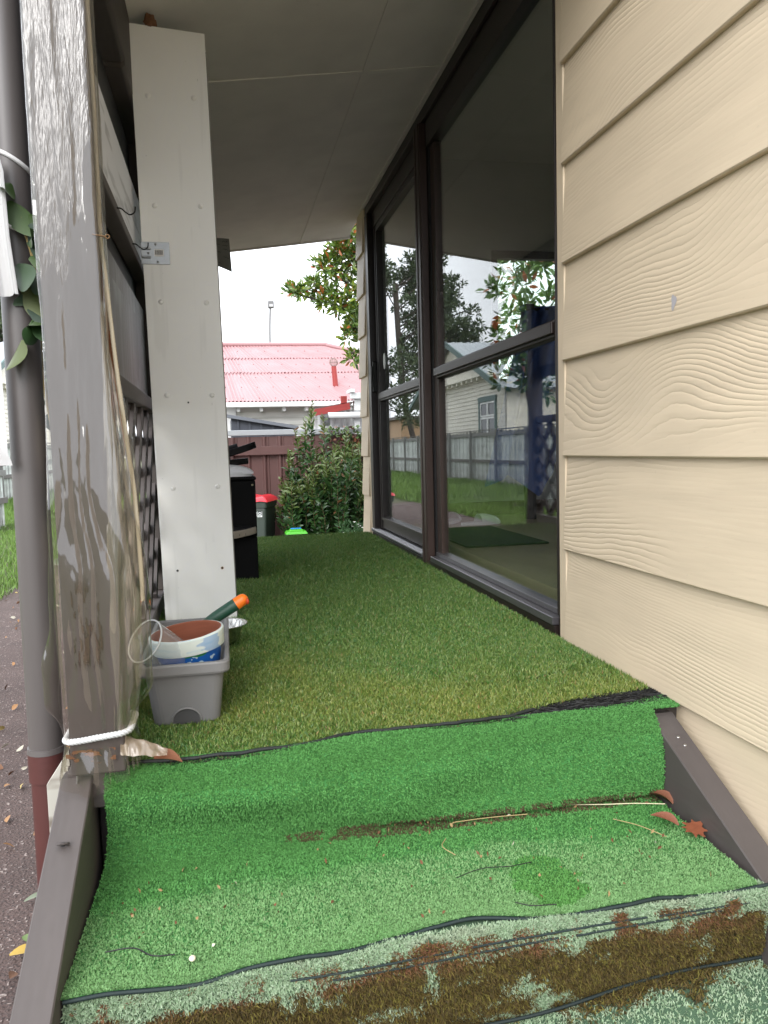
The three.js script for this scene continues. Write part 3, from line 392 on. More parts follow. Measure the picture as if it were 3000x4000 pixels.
// ------------------------------------------------------------------ verandah post, plastic wrap, ropes
function ropeGeo(pts, r, seg, turns, closed = false) { // three twisted strands
  const c = new THREE.CatmullRomCurve3(pts.map((p) => V(...p)), closed), f = c.computeFrenetFrames(seg, closed), gs = [];
  for (let k = 0; k < 3; k++) { const q = []; for (let i = 0; i <= seg; i++) { const p = c.getPointAt(i / seg), a = i / seg * turns * 6.283 + k * 2.094; q.push(p.addScaledVector(f.normals[i], r * 0.52 * Math.cos(a)).addScaledVector(f.binormals[i], r * 0.52 * Math.sin(a))); } gs.push(new THREE.TubeGeometry(new THREE.CatmullRomCurve3(q), seg, r * 0.47, 6)); }
  return merge(gs);
}
{
  const po = thing('verandah_post', 'grey brown timber post at the deck corner wrapped in plastic', 'post');
  mesh('shaft', bx(-0.275, -0.186, 0.012, 1.93, -1.432, -1.342, 0.004), mat([0.062, 0.052, 0.049], 0.6, { map: mott2, bumpMap: grain, bumpScale: 0.0012 }), po); mesh('foot', bx(-0.288, -0.2, -0.06, 0.008, -1.44, -1.372, 0.003), M.brownPaint, po);
  const R = rng(8);
  // clear film, clinging above and loose below, gathered by the tie
  const wrap = (u, v) => {
    const y = mix(-0.005, 1.72, v), X0 = -0.2305, Z0 = -1.387, a = u * 6.2832, cx = Math.cos(a), cz = Math.sin(a);
    const k = Math.pow(Math.pow(Math.abs(cx), 14) + Math.pow(Math.abs(cz), 14), -1 / 14); let rx = 0.0468, rz = 0.0475;
    let off = 0.0012 + 0.0016 * fbm(u * 40, y * 30, 700, 3);
    const low = 1 - ss(0.3, 0.75, y), pinch = Math.exp(-Math.pow((y - 0.077) / 0.03, 2)), mid = ss(0.1, 0.16, y) * (1 - ss(0.3, 0.65, y));
    const right = Math.exp(-Math.pow((mod(u - 0.055 + 0.5, 1) - 0.5) / 0.09, 2)), left = Math.exp(-Math.pow((mod(u - 0.42 + 0.5, 1) - 0.5) / 0.035, 2));
    off += (0.027 * right * (mid + 0.45 * low * ss(0.1, 0.15, y)) + 0.022 * left * ss(0.1, 0.14, y) * (1 - ss(0.2, 0.28, y)));
    off += low * (1 - pinch * 0.9) * (0.007 * Math.abs(Math.sin(u * 42 + 7 * fbm(u * 6, y * 4, 710, 2))) + 0.011 * fbm(u * 11, y * 7, 720, 3));
    off += ss(0.06, 0.0, y) * 0.006; off += pinch * 0.004;
    off += 0.004 * right * (1 - low) + 0.0025 * ss(0.5, 0.7, fbm(u * 18, y * 4, 730, 2));
    return [X0 + cx * k * rx + cx * off, y + ss(0.05, 0.0, y) * 0.012 * Math.sin(u * 17), Z0 + cz * k * rz + cz * off];
  };
  const film = thing('plastic_wrap', 'clear plastic sheet wrapped around the verandah post and tied below', 'plastic sheet');
  const pimple = tex(512, 512, (u, v) => 0.6 * fbm(u * 90, v * 60, 795, 3, 90) + 0.4 * fbm(u * 12, v * 8, 796, 3, 12), false, [2, 1]);
  const clear = (r) => new THREE.MeshPhysicalMaterial({ ...(r > 0.2 ? { bumpMap: pimple, bumpScale: 0.0016 } : {}), color: C(0.93, 0.91, 0.87), roughness: r, transmission: 1, thickness: 0, ior: 1.75, side: THREE.DoubleSide });
  const cut = (u) => 0.46 + 0.14 * fbm(u * 22, 3, 780, 4) + 0.05 * Math.sin(u * 12.57);
  mesh('clinging_film', grid(220, 160, (u, v) => wrap(u, mix(cut(u), 1, v))), clear(0.26), film); mesh('loose_film', grid(220, 170, (u, v) => wrap(u, mix(0, cut(u), v))), clear(0.05), film);
  // loose outer fold of the film hanging down the right of the post
  mesh('film_fold', grid(60, 150, (u, v) => { const y = mix(0.8, 0.085, v), w = 0.008 + 0.04 * ss(0, 0.45, v) * (1 - 0.35 * ss(0.8, 1, v)), xl = mix(-0.187, -0.2, ss(0, 0.8, v)), q = u * 14 + 5 * fbm(u * 3, y * 6, 790, 3); return [xl + u * w + 0.004 * (fbm(u * 5, y * 12, 791, 3) - 0.5), y, -1.342 + 0.022 * Math.sin(Math.PI * u) * ss(0, 0.5, v) * (1 - 0.6 * ss(0.85, 1, v)) + 0.005 * Math.sin(q) * ss(0.05, 0.4, v) - 0.045 * u * u]; }), new THREE.MeshPhysicalMaterial({ color: C(0.9, 0.86, 0.78), roughness: 0.1, transmission: 0.9, thickness: 0, ior: 1.75, side: THREE.DoubleSide }), film);
  // rust runs trapped in the folds
  const rust = mat([0.26, 0.085, 0.022], 0.8, { map: mott2 });
  mesh('rust_stain', grid(3, 30, (u, v) => { const y = mix(0.92, 0.55, v), w = 0.011 * Math.sin(Math.PI * Math.min(1, v * 1.05)) + 0.0012; return [-0.186 + 0.022 * ss(0.92, 0.55, y) + (u - 0.5) * w, y, -1.375 + 0.004 * u]; }), rust, film);
  const rs2 = tex(128, 256, (u, v) => ss(0.5, 0.6, fbm(u * 12 + 2, v * 7, 760, 5)) * ss(0, 0.15, v) * (1 - ss(0.7, 1, v)), false);
  const rustA = new THREE.MeshPhysicalMaterial({ color: C(0.045, 0.027, 0.016), roughness: 0.8, transparent: true, alphaMap: rs2, side: THREE.DoubleSide });
  mesh('rust_stain', grid(2, 8, (u, v) => [mix(-0.258, -0.212, u), mix(0.19, 0.36, v), -1.3402]), rustA, film);
  mesh('rust_stain', grid(10, 3, (u, v) => [mix(-0.28, -0.2, u), mix(0.035, 0.06, v), -1.334 + 0.001 * Math.sin(u * 20)]), new THREE.MeshPhysicalMaterial({ color: C(0.13, 0.055, 0.02), roughness: 0.8, transparent: true, alphaMap: tex(128, 64, (u, v) => ss(0.48, 0.6, fbm(u * 5, v * 3, 765, 3)), false), side: THREE.DoubleSide }), film);
  // gathered tail of the film lying to the right of the foot
  mesh('film_tail', grid(40, 20, (u, v) => { const L = mix(-0.006, 0.07, u), w = mix(0.026, 0.012, u), b = (v - 0.5) * 2; return [-0.187 + L, 0.03 + 0.03 * (1 - u) * Math.cos(b * 1.3) + 0.009 * fbm(u * 4, v * 3, 770, 2) + 0.01 * (1 - Math.abs(b)), -1.362 + b * w + 0.012 * u + 0.008 * fbm(u * 9 + 5, v * 4, 771, 2)]; }), new THREE.MeshPhysicalMaterial({ color: C(0.5, 0.4, 0.3), roughness: 0.2, transmission: 0.6, thickness: 0, side: THREE.DoubleSide }), film);
  { const o = one('dry_leaf', leafGeo(0.05, 0.03, 0.8, 0.2, 7), mat([0.24, 0.1, 0.055], 0.65, { map: mott2 }), 'brown leaf caught in the plastic beside the post foot', 'leaf'); o.position.set(-0.14, 0.03, -1.34); o.rotation.set(-1.3, 0.2, -1.4); }
  const cord = mat([0.44, 0.39, 0.3], 0.8, { map: mott }), wht = mat([0.56, 0.57, 0.58], 0.6);
  one('twisted_rope', ropeGeo([[-0.183, 1.62, -1.366], [-0.1835, 1.28, -1.366], [-0.182, 1.14, -1.366], [-0.1825, 0.99, -1.366], [-0.183, 0.9, -1.366], [-0.178, 0.83, -1.367], [-0.169, 0.69, -1.368], [-0.159, 0.57, -1.37], [-0.152, 0.49, -1.37], [-0.148, 0.38, -1.37], [-0.147, 0.3, -1.368]], 0.0042, 520, 110), cord, 'beige twisted cord hanging down the side of the post', 'cord');
  const loop = []; for (let i = 0; i < 28; i++) { const a = i / 28 * 6.2832, cx = Math.cos(a), cz = Math.sin(a), k = Math.pow(Math.pow(Math.abs(cx), 6) + Math.pow(Math.abs(cz), 6), -1 / 6); loop.push([-0.23 + cx * k * 0.0525 + 0.002 * (cx > 0 ? 1 : 0), 0.079 + 0.006 * cx, -1.387 + cz * k * 0.054]); }
  one('tie_rope', ropeGeo(loop, 0.0058, 300, 22, true), wht, 'white twisted rope tying the plastic around the post foot', 'rope');
  one('brass_hook', [cyl([-0.192, 0.905, -1.338], [-0.172, 0.903, -1.342], 0.0013), new THREE.TorusGeometry(0.003, 0.0011, 6, 14).translate(-0.169, 0.903, -1.342)], mat([0.14, 0.08, 0.035], 0.6, { metalness: 0.5 }), 'small rusty screw hook holding the cord on the post', 'hook');
}
// ------------------------------------------------------------------ side screen with trellis
{
  const sc = thing('side_screen', 'brown timber side screen with boards above and trellis below', 'screen');
  const greyB = mat([0.78, 0.79, 0.82], 0.42, { map: tex(512, 256, (u, v) => { const t = fbm(u * 5, v * 50, 801, 4, 50); return mix3([0.95, 0.95, 0.97], [0.6, 0.6, 0.62], ss(0.5, 0.75, t)); }, true), bumpMap: grain, bumpScale: 0.0008 });
  const panelM = mat([1, 1, 1], 0.5, { map: tex(512, 512, (u, v) => { const t = fbm(u * 60, v * 3, 811, 4, 60), q = fbm(u * 5, v * 4, 812, 4, 5); return mix3(mix3([0.1, 0.09, 0.09], [0.2, 0.2, 0.21], t), [0.3, 0.32, 0.34], ss(0.55, 0.75, q) * 0.7); }, true), bumpMap: grain, bumpScale: 0.001 });
  // beam in two lengths
  mesh('beam', bx(-0.305, -0.222, 1.645, 1.888, -2.36, -1.434, 0.014), M.darkPaint, sc); mesh('beam', bx(-0.305, -0.226, 1.64, 1.888, -5.5, -2.364, 0.014), M.darkPaint, sc);
  mesh('back_board', bx(-0.3, -0.282, 1.02, 1.639, -5.14, -1.434), M.black, sc);
  const wb = mesh('pale_board', bx(-0.2805, -0.244, 1.185, 1.4, -2.9, -1.434, 0.002), greyB, sc);
  mesh('ledge', bx(-0.2805, -0.236, 1.155, 1.184, -2.9, -1.434, 0.004), M.brownPaint, sc);
  mesh('panel', bx(-0.2795, -0.258, 0.748, 1.062, -2.95, -1.434, 0.002), panelM, sc);
  mesh('rail', bx(-0.285, -0.236, 0.7, 0.747, -5.14, -1.434, 0.006), M.brownPaint, sc);
  mesh('rail', bx(-0.28, -0.232, 0.0, 0.055, -5.14, -1.445, 0.004), M.brownPaint, sc);
  mesh('stud', bx(-0.2815, -0.237, 0.056, 1.63, -2.96, -2.9, 0.003), M.darkPaint, sc); mesh('stud', bx(-0.29, -0.21, -0.05, 1.639, -5.23, -5.142, 0.003), M.darkPaint, sc);
  mesh('panel', bx(-0.279, -0.262, 1.09, 1.3, -5.14, -2.962, 0.002), M.darkPaint, sc);
  const y0 = 0.056, y1 = 0.699, za = -5.138, zb = -1.44, P = 0.2, w = 0.043, H = y1 - y0;
  for (const dir of [1, -1]) for (let z = za - H; z < zb + H; z += P) {
    let a = z, b = z + H, ya = dir > 0 ? y0 : y1, s = dir; let t0 = Math.max(0, (za - a) / H), t1 = Math.min(1, (zb - a) / H); if (t1 - t0 < 0.06) continue;
    const p0 = [a + t0 * H, ya + s * t0 * H], p1 = [a + t1 * H, ya + s * t1 * H], L = Math.hypot(p1[0] - p0[0], p1[1] - p0[1]);
    const g = new THREE.BoxGeometry(0.011, w, L - 0.004); g.rotateX(-Math.atan2(p1[1] - p0[1], p1[0] - p0[0])); g.translate(dir > 0 ? -0.264 : -0.2525, (p0[1] + p1[1]) / 2, (p0[0] + p1[0]) / 2); mesh('trellis_slat', muv(g), M.brownPaint, sc);
  }
  const ring = mat([0.02, 0.02, 0.022], 0.4, { metalness: 0.6 });
  for (const z of [-2.08, -2.42]) { const hk = tube([[-0.236, 1.168, z], [-0.226, 1.167, z], [-0.215, 1.158, z], [-0.205, 1.152, z + 0.002], [-0.194, 1.158, z + 0.002], [-0.191, 1.172, z + 0.002]], 0.0019, 30, 6); one('cup_hook', hk, ring, z > -2.2 ? 'black cup hook on the ledge nearer the post' : 'black cup hook on the ledge nearer the white panel', 'hook', 'cup hooks'); }
}
// ------------------------------------------------------------------ tall white panel with caps and bracket
{
  const pn = thing('standing_board', 'tall white laminated board standing upright beside the trellis', 'panel', undefined, [0, 0, -2.578]);
  const tilt = -0.0113; const s = new THREE.Shape([[-0.207, 0.002], [0.019, 0.002], [-0.0045, 1.846], [-0.2285, 1.861]].map((p) => new THREE.Vector2(...p)));
  const lam = mat([0.86, 0.865, 0.855], 0.42, { map: tex(512, 512, (u, v) => { const t = 0.93 + 0.07 * fbm(u * 5, v * 5, 830, 5, 5); const d = vn(u * 90, v * 90, 831, 90, 90) > 0.992 ? 0.75 : 1, k = ss(0.7, 0.8, fbm(u * 3, v * 40, 832, 3, 40)) * 0.05; return [t * d - k, t * d - k, t * d * 0.985 - k]; }, true) });
  const g = new THREE.ExtrudeGeometry(s, { depth: 0.014, bevelEnabled: true, bevelSize: 0.0012, bevelThickness: 0.0012, bevelSegments: 1 }); mesh('board', muv(g), lam, pn);
  { const s2 = new THREE.Shape([[-0.2045, 0.002], [0.0235, 0.002], [0.0002, 1.8], [-0.226, 1.85]].map((p) => new THREE.Vector2(...p))); const g2 = new THREE.ExtrudeGeometry(s2, { depth: 0.003, bevelEnabled: false }); g2.translate(0, 0, -0.0048); mesh('backing_sheet', g2, mat([0.2, 0.19, 0.17], 0.8), pn); }
  const cm = mat([0.8, 0.8, 0.78], 0.4);
  for (const [x, y] of [[-0.181, 1.651], [-0.044, 1.653], [-0.178, 1.322], [-0.039, 1.325], [-0.173, 1.028], [-0.034, 1.027], [-0.169, 0.737], [-0.029, 0.735], [-0.164, 0.441], [-0.024, 0.442]]) { const c = new THREE.SphereGeometry(0.0088, 18, 8, 0, 6.283, 0, 1.25); c.scale(1, 0.62, 1); c.rotateX(Math.PI / 2); c.translate(x, y, 0.0135); mesh('screw_cap', c, cm, pn); }
  for (const [x, y, r] of [[-0.163, 0.173, 0.0042], [-0.021, 0.174, 0.0042], [-0.104, 0.713, 0.0034]]) { const c = new THREE.CircleGeometry(r, 16); c.translate(x, y, 0.0157); mesh('hole', c, M.black, pn); const t = new THREE.TorusGeometry(r, 0.0006, 5, 18); t.translate(x, y, 0.0155); mesh('hole_rim', t, r > 0.004 && x > -0.1 ? mat([0.5, 0.3, 0.14], 0.7) : cm, pn); }
  // pressed steel bracket
  const zinc = mat([0.42, 0.44, 0.45], 0.4, { metalness: 0.8, map: mott });
  const br = thing('steel_bracket', 'zinc steel angle bracket with barcode sticker joining panel to screen', 'bracket', undefined, [0, 0, -2.562]);
  mesh('plate', [bx(-0.224, -0.139, 1.143, 1.211, 0, 0.0022, 0.001), bx(-0.226, -0.2235, 1.143, 1.211, -0.05, 0.002, 0.001)], zinc, br);
  for (const y of [1.19, 1.164]) mesh('rib', new THREE.CapsuleGeometry(0.0042, 0.02, 4, 8).rotateZ(Math.PI / 2).translate(-0.21, y, 0.0022), zinc, br);
  const dk = mat([0.05, 0.05, 0.05], 0.5);
  for (const [x, y, r] of [[-0.208, 1.205, 0.0026], [-0.155, 1.197, 0.0026], [-0.152, 1.158, 0.0026], [-0.204, 1.149, 0.0026]]) mesh('bolt_hole', new THREE.CircleGeometry(r, 12).translate(x, y, 0.0026), mat([0.4, 0.4, 0.39], 0.6), br);
  for (const [x, y] of [[-0.181, 1.204], [-0.176, 1.15], [-0.203, 1.177]]) { mesh('screw', new THREE.SphereGeometry(0.004, 12, 6).scale(1, 1, 0.5).translate(x, y, 0.0024), zinc, br); mesh('screw_slot', [new THREE.BoxGeometry(0.005, 0.001, 0.0006).translate(x, y, 0.0046), new THREE.BoxGeometry(0.001, 0.005, 0.0008).translate(x, y, 0.0046)], dk, br); }
  mesh('barcode_label', bx(-0.186, -0.157, 1.167, 1.189, 0.0024, 0.0028, 0), mat([0.7, 0.7, 0.68], 0.6), br);
  const R = rng(4), bars = []; for (let x = -0.1835; x < -0.1605;) { const w = 0.0004 + 0.0009 * R(); bars.push(new THREE.PlaneGeometry(w, 0.014).translate(x + w / 2, 1.179, 0.0031)); x += w + 0.0005 + 0.0006 * R(); } mesh('barcode', bars, M.black, br);
  // crumpled dry leaf on top of the panel
  const lg = new THREE.IcosahedronGeometry(0.022, 3), p = lg.attributes.position; for (let i = 0; i < p.count; i++) { const a = V().fromBufferAttribute(p, i), n = 0.55 + 0.75 * fbm(a.x * 120 + 9, a.y * 120 + a.z * 90, 850, 3); p.setXYZ(i, a.x * n, a.y * n * 1.2, a.z * n * 0.7); } lg.computeVertexNormals(); lg.translate(-0.165, 1.874, -2.572);
  one('dry_leaf', lg, mat([0.16, 0.075, 0.035], 0.85, { map: mott2 }), 'crumpled brown leaf sitting on top of the white panel', 'leaf');
}
// ------------------------------------------------------------------ drainpipe, cloths, vine
{
  const pp = thing('drainpipe', 'round grey drainpipe with dark red lower section left of the post', 'drainpipe');
  const gp = mat([0.1, 0.088, 0.085], 0.42, { map: mott, clearcoat: 0.15, clearcoatRoughness: 0.4 }), rp = mat([0.085, 0.028, 0.025], 0.45, { map: mott });
  const Z = -1.6, T = (y) => -0.37 + 0.004 * y;
  mesh('upper_pipe', cyl([T(-0.03), -0.03, Z], [T(2), 2.0, Z], 0.0325, 0.0325, 40), gp, pp); mesh('coupling', cyl([T(-0.085), -0.087, Z], [T(-0.03), -0.031, Z], 0.0355, 0.0355, 40), rp, pp); mesh('coupling_lip', cyl([T(-0.03), -0.0305, Z], [T(-0.02), -0.02, Z], 0.0365, 0.0352, 40), gp, pp);
  mesh('lower_pipe', cyl([T(-0.5), -0.55, Z], [T(-0.085), -0.088, Z], 0.0318, 0.0318, 40), rp, pp);
  const wf = mat([0.55, 0.545, 0.54], 0.85, { bumpMap: tex(128, 128, (u, v) => 0.5 + 0.25 * Math.sin((u + v) * 6.283 * 32) + 0.2 * vn(u * 64, v * 64, 870, 64, 64), false, [6, 6]), bumpScale: 0.0006 });
  const tie = []; for (let i = 0; i < 24; i++) { const a = i / 24 * 6.283; tie.push([T(1.1) + Math.cos(a) * 0.0345, 1.098 - 0.018 * Math.cos(a) + 0.006 * Math.sin(a), Z + Math.sin(a) * 0.0345]); }
  one('pipe_tie', tube(tie, 0.0042, 80, 8, true), mat([0.68, 0.67, 0.66], 0.5), 'white cable tie looped around the drainpipe', 'tie');
  one('hanging_cloth', grid(24, 40, (u, v) => { const y = mix(1.1, 0.845, v) - 0.004 * (1 - u) * v, xr = interp([[0, -0.372], [0.15, -0.364], [0.6, -0.36], [1, -0.3505]], v); const x = mix(-0.5, xr, u); return [x, y, -1.535 + 0.01 * Math.sin(u * 21) * (0.3 + v) + 0.005 * Math.sin(u * 47)]; }), wf, 'white twill cloth hanging in front of the grey drainpipe', 'cloth');
  one('hanging_cloth', grid(16, 40, (u, v) => { const y = mix(0.84, 0.537, v), xr = mix(-0.394, -0.391, ss(0.1, 1, v)) + 0.007 * ss(0.92, 1, v); const x = mix(-0.5, xr, u); return [x, y, -1.552 + 0.008 * Math.sin(u * 14) * (0.3 + v)]; }), wf, 'narrow white cloth strip hanging below the larger cloth', 'cloth');
  one('bent_wire', tube([[-0.385, 0.985, -1.545], [-0.365, 0.972, -1.55], [-0.343, 0.965, -1.555], [-0.325, 0.962, -1.56]], 0.0035, 20, 8), mat([0.6, 0.58, 0.55], 0.6), 'short pale cord end sticking out beside the drainpipe', 'cord');
  // climbing vine behind the pipe
  const vi = thing('climbing_vine', 'green leafy vine climbing between the drainpipe and the post', 'vine'); const R = rng(311);
  const sm = mat([0.3, 0.22, 0.08], 0.7); const main = [[-0.36, 0.2, -1.78], [-0.345, 0.5, -1.76], [-0.365, 0.75, -1.74], [-0.352, 0.9, -1.7], [-0.372, 1.0, -1.72], [-0.365, 1.3, -1.78], [-0.378, 1.7, -1.8]]; mesh('stem', tube(main, 0.004, 60, 6), sm, vi);
  mesh('stem', tube([[-0.34, 0.3, -1.72], [-0.325, 0.78, -1.62], [-0.332, 0.92, -1.57], [-0.346, 0.99, -1.558]], 0.0035, 40, 6), sm, vi);
  const cv = new THREE.CatmullRomCurve3(main.map((p) => V(...p)));
  const lg = [leafGeo(0.085, 0.055, 0.25, 0.35, 7), leafGeo(0.07, 0.045, 0.5, 0.6, 7), leafGeo(0.1, 0.06, 0.15, 0.2, 7)], lm = [[0.022, 0.062, 0.014], [0.05, 0.1, 0.018], [0.1, 0.13, 0.03], [0.013, 0.045, 0.018]].map((c) => mat(c, 0.55, { transmission: 0.2, thickness: 0, map: mott }));
  for (let i = 0; i < 54; i++) { const t = i / 54, p = cv.getPoint(t), o = mesh('leaf', lg[i % 3], lm[Math.floor(R() * 4)], vi); o.position.set(p.x + (R() - 0.5) * 0.06, p.y + (R() - 0.5) * 0.04, p.z + (R() - 0.5) * 0.06 - 0.06); o.rotation.set(-0.6 + R() * 1.4 + 1.6, R() * 6.28, (R() - 0.5) * 1.6, 'YXZ'); o.scale.setScalar(0.7 + R() * 0.4); }
  for (let i = 0; i < 20; i++) { const o = mesh('leaf', lg[i % 3], lm[[0, 1, 3, 2, 0, 1][i % 6]], vi), t = R(); o.position.set(-0.352 + (R() - 0.5) * 0.05 + 0.02 * (1 - t), mix(0.76, 1.07, t), -1.557 + (R() - 0.5) * 0.02); o.rotation.set(2.5 + R() * 0.8, (R() - 0.5) * 1.6, (R() - 0.6) * 2.2); o.scale.setScalar(0.62 + 0.3 * R()); }
}
// ------------------------------------------------------------------ planter trough and the things in it
{
  const tr = thing('planter_trough', 'grey plastic planter trough standing on the turf by the post', 'planter', undefined, [-0.096, 0.004, -1.77]); tr.scale.x = 1.06;
  const pl = mat([0.19, 0.19, 0.192], 0.5, { map: mott });
  const rr = (hx, hz, r, n = 6) => { const q = []; for (const [sx, sz, a0] of [[1, 1, 0], [-1, 1, 1.5708], [-1, -1, 3.1416], [1, -1, 4.7124]]) for (let i = 0; i <= n; i++) { const a = a0 + i / n * 1.5708; q.push([sx * (hx - r) + Math.cos(a) * r, sz * (hz - r) + Math.sin(a) * r]); } q.push(q[0]); return q; };
  const rings = [[0.06, 0.195, 0.0], [0.062, 0.197, 0.004], [0.073, 0.207, 0.104], [0.0735, 0.2075, 0.106], [0.083, 0.217, 0.106], [0.0845, 0.2185, 0.11], [0.0845, 0.2185, 0.126], [0.083, 0.217, 0.1295], [0.0765, 0.2105, 0.13], [0.0735, 0.2075, 0.127], [0.06, 0.194, 0.015], [0.03, 0.1, 0.012], [0.001, 0.001, 0.012]].map(([hx, hz, y]) => rr(hx, hz, Math.min(0.022, hx * 0.6)).map(([x, z]) => [x, y, z]));
  let body = grid(28, rings.length - 1, (u, v) => rings[Math.round(v * (rings.length - 1))][Math.round(u * 28)]);
  body = body.toNonIndexed(); 
  body.computeVertexNormals(); mesh('tub', mergeVertices(body).toNonIndexed(), pl, tr);
  { const sh = new THREE.Shape(); sh.moveTo(-0.026, 0); sh.absarc(0, 0.008, 0.026, Math.PI, 0, true); sh.lineTo(0.026, 0); const g = new THREE.ExtrudeGeometry(sh, { depth: 0.004, bevelEnabled: false, curveSegments: 16 }); g.translate(0, 0, 0.1958); mesh('drain_recess', g, mat([0.05, 0.05, 0.051], 0.7), tr);
    const lip = tube(Array.from({ length: 13 }, (_, i) => { const a = Math.PI * (1 - i / 12); return [Math.cos(a) * 0.027, 0.008 + Math.sin(a) * 0.027, 0.1985 + 0.003 * Math.sin(a)]; }), 0.0022, 30, 6); mesh('drain_lip', lip, pl, tr); }
  // terracotta pot, tilted, painted white band over blue
  const pot = thing('flower_pot', 'terracotta pot with white painted rim and blue body in the trough', 'pot', undefined, [-0.083, 0.075, -1.655]); pot.rotation.set(0.05, 0, 0.1);
  const terra = mat([0.3, 0.095, 0.05], 0.8, { map: mott2 });
  const band = mat([1, 1, 1], 0.7, { map: tex(512, 128, (u, v) => { const b = fbm(u * 10, v * 26, 880, 4, 40), q = fbm(u * 8, v * 5, 881, 4, 8); let c = mix3([0.66, 0.72, 0.68], [0.48, 0.62, 0.66], ss(0.45, 0.8, b) * 0.8); c = mix3(c, [0.12, 0.3, 0.6], ss(0.7, 0.74, q + 0.12 * (1 - v)) * 0.6); if (v > 0.93 && q > 0.42) c = [0.33, 0.12, 0.07]; return c; }, true) });
  const blue = mat([1, 1, 1], 0.45, { map: tex(512, 128, (u, v) => { const q = fbm(u * 16, v * 6, 891, 4, 16); let c = mix3([0.005, 0.07, 0.33], [0.01, 0.12, 0.45], q); if (q > 0.7 && v > 0.6) c = [0.45, 0.58, 0.66]; if (fbm(u * 8 + 3, v * 4, 893, 3, 8) > 0.76) c = [0.03, 0.2, 0.07]; return c; }, true) });
  const lathe = (pts, n = 48) => new THREE.LatheGeometry(pts.map((p) => new THREE.Vector2(...p)), n);
  mesh('blue_body', lathe([[0.045, -0.05], [0.068, 0.07]]), blue, pot); mesh('white_rim', lathe([[0.068, 0.0685], [0.0745, 0.071], [0.0775, 0.101], [0.0765, 0.104], [0.072, 0.105]]), band, pot); mesh('clay_inside', lathe([[0.072, 0.105], [0.0695, 0.102], [0.066, 0.062], [0.063, 0.06], [0.045, -0.03], [0.001, -0.03]]), terra, pot); 
  const gl = mat([0.05, 0.12, 0.02], 0.5); for (const [x, z, a] of [[0.02, 0.05, 0.3], [0.04, 0.048, 1.2], [0.03, 0.045, 2.3]]) { const o = mesh('sprout_leaf', leafGeo(0.018, 0.01, 0.3, 0.3, 4), gl, pot); o.position.set(x, 0.068, z); o.rotation.set(-0.9, a, 0); }
  // clear cup
  const cup = thing('plastic_cup', 'clear plastic cup tipped over inside the grey trough', 'cup', undefined, [-0.128, 0.15, -1.6]); cup.scale.setScalar(1.2); cup.quaternion.setFromUnitVectors(UP, V(-0.062, 0.052, 0.055).normalize());
  const cg = []; for (let i = 0; i <= 22; i++) { const t = i / 22; cg.push([mix(0.024, 0.036, t) + 0.0006 * Math.sin(i * 3), mix(-0.05, 0.05, t)]); } cg.push([0.0378, 0.051], [0.0378, 0.0535], [0.036, 0.0535]);
  mesh('cup_wall', lathe([[0.001, -0.05], ...cg]), new THREE.MeshPhysicalMaterial({ color: C(0.9, 0.92, 0.93), roughness: 0.1, transmission: 0.86, thickness: 0, ior: 1.5, side: THREE.DoubleSide }), cup);
  mesh('cup_rim', new THREE.TorusGeometry(0.0365, 0.0015, 8, 48).rotateX(Math.PI / 2).translate(0, 0.053, 0), new THREE.MeshPhysicalMaterial({ color: C(0.85, 0.87, 0.88), roughness: 0.15, transmission: 0.4, thickness: 0, side: THREE.DoubleSide }), cup);
  // trowel
  const tw = thing('hand_trowel', 'dark green hand trowel with orange cap resting on the pot', 'trowel'); const gm = mat([0.015, 0.07, 0.045], 0.45, { map: mott }), om = mat([0.85, 0.19, 0.015], 0.4);
  const A = V(-0.07, 0.155, -1.78), B = V(0.03, 0.212, -1.79), D = B.clone().sub(A); const at = (t) => A.clone().addScaledVector(D, t).toArray();
  mesh('handle', [cyl(at(0), at(0.35), 0.01, 0.0135, 24), cyl(at(0.35), at(0.82), 0.0135, 0.0145, 24)], gm, tw); mesh('end_cap', [cyl(at(0.821), at(0.97), 0.0148, 0.014, 24), (() => { const g = new THREE.SphereGeometry(0.014, 20, 10); g.translate(...at(0.97)); return g; })()], om, tw);
  mesh('hang_hole', (() => { const g = new THREE.SphereGeometry(0.0052, 12, 8); g.scale(0.8, 1.4, 1); g.translate(0.0385, 0.2085, -1.7785); return g; })(), mat([0.5, 0.05, 0.01], 0.6), tw);
  { const g = new THREE.TorusGeometry(0.009, 0.0028, 6, 16); g.scale(1, 0.8, 1.2); g.translate(-0.03, 0.158, -1.772); mesh('orange_collar', g, om, tw); }
  mesh('blade', grid(14, 16, (u, v) => { const a = (u - 0.5) * 2.2, w = 0.03 * Math.sqrt(Math.sin(Math.PI * (0.12 + v * 0.85))); return [mix(-0.06, -0.175, v), 0.157 - 0.03 * v + 0.012 * Math.cos(a), -1.785 + w * Math.sin(a)]; }), gm, tw);
  // steel bowl behind
  const bw = one('steel_bowl', lathe([[0.001, 0.002], [0.04, 0.003], [0.052, 0.02], [0.066, 0.055], [0.076, 0.058], [0.077, 0.0595], [0.075, 0.06], [0.0645, 0.0575], [0.05, 0.022], [0.039, 0.005], [0.001, 0.004]]), mat([0.62, 0.62, 0.6], 0.22, { metalness: 1 }), 'shallow steel bowl behind the right side of the trough', 'bowl'); bw.position.set(-0.032, 0.012, -2.19);
}
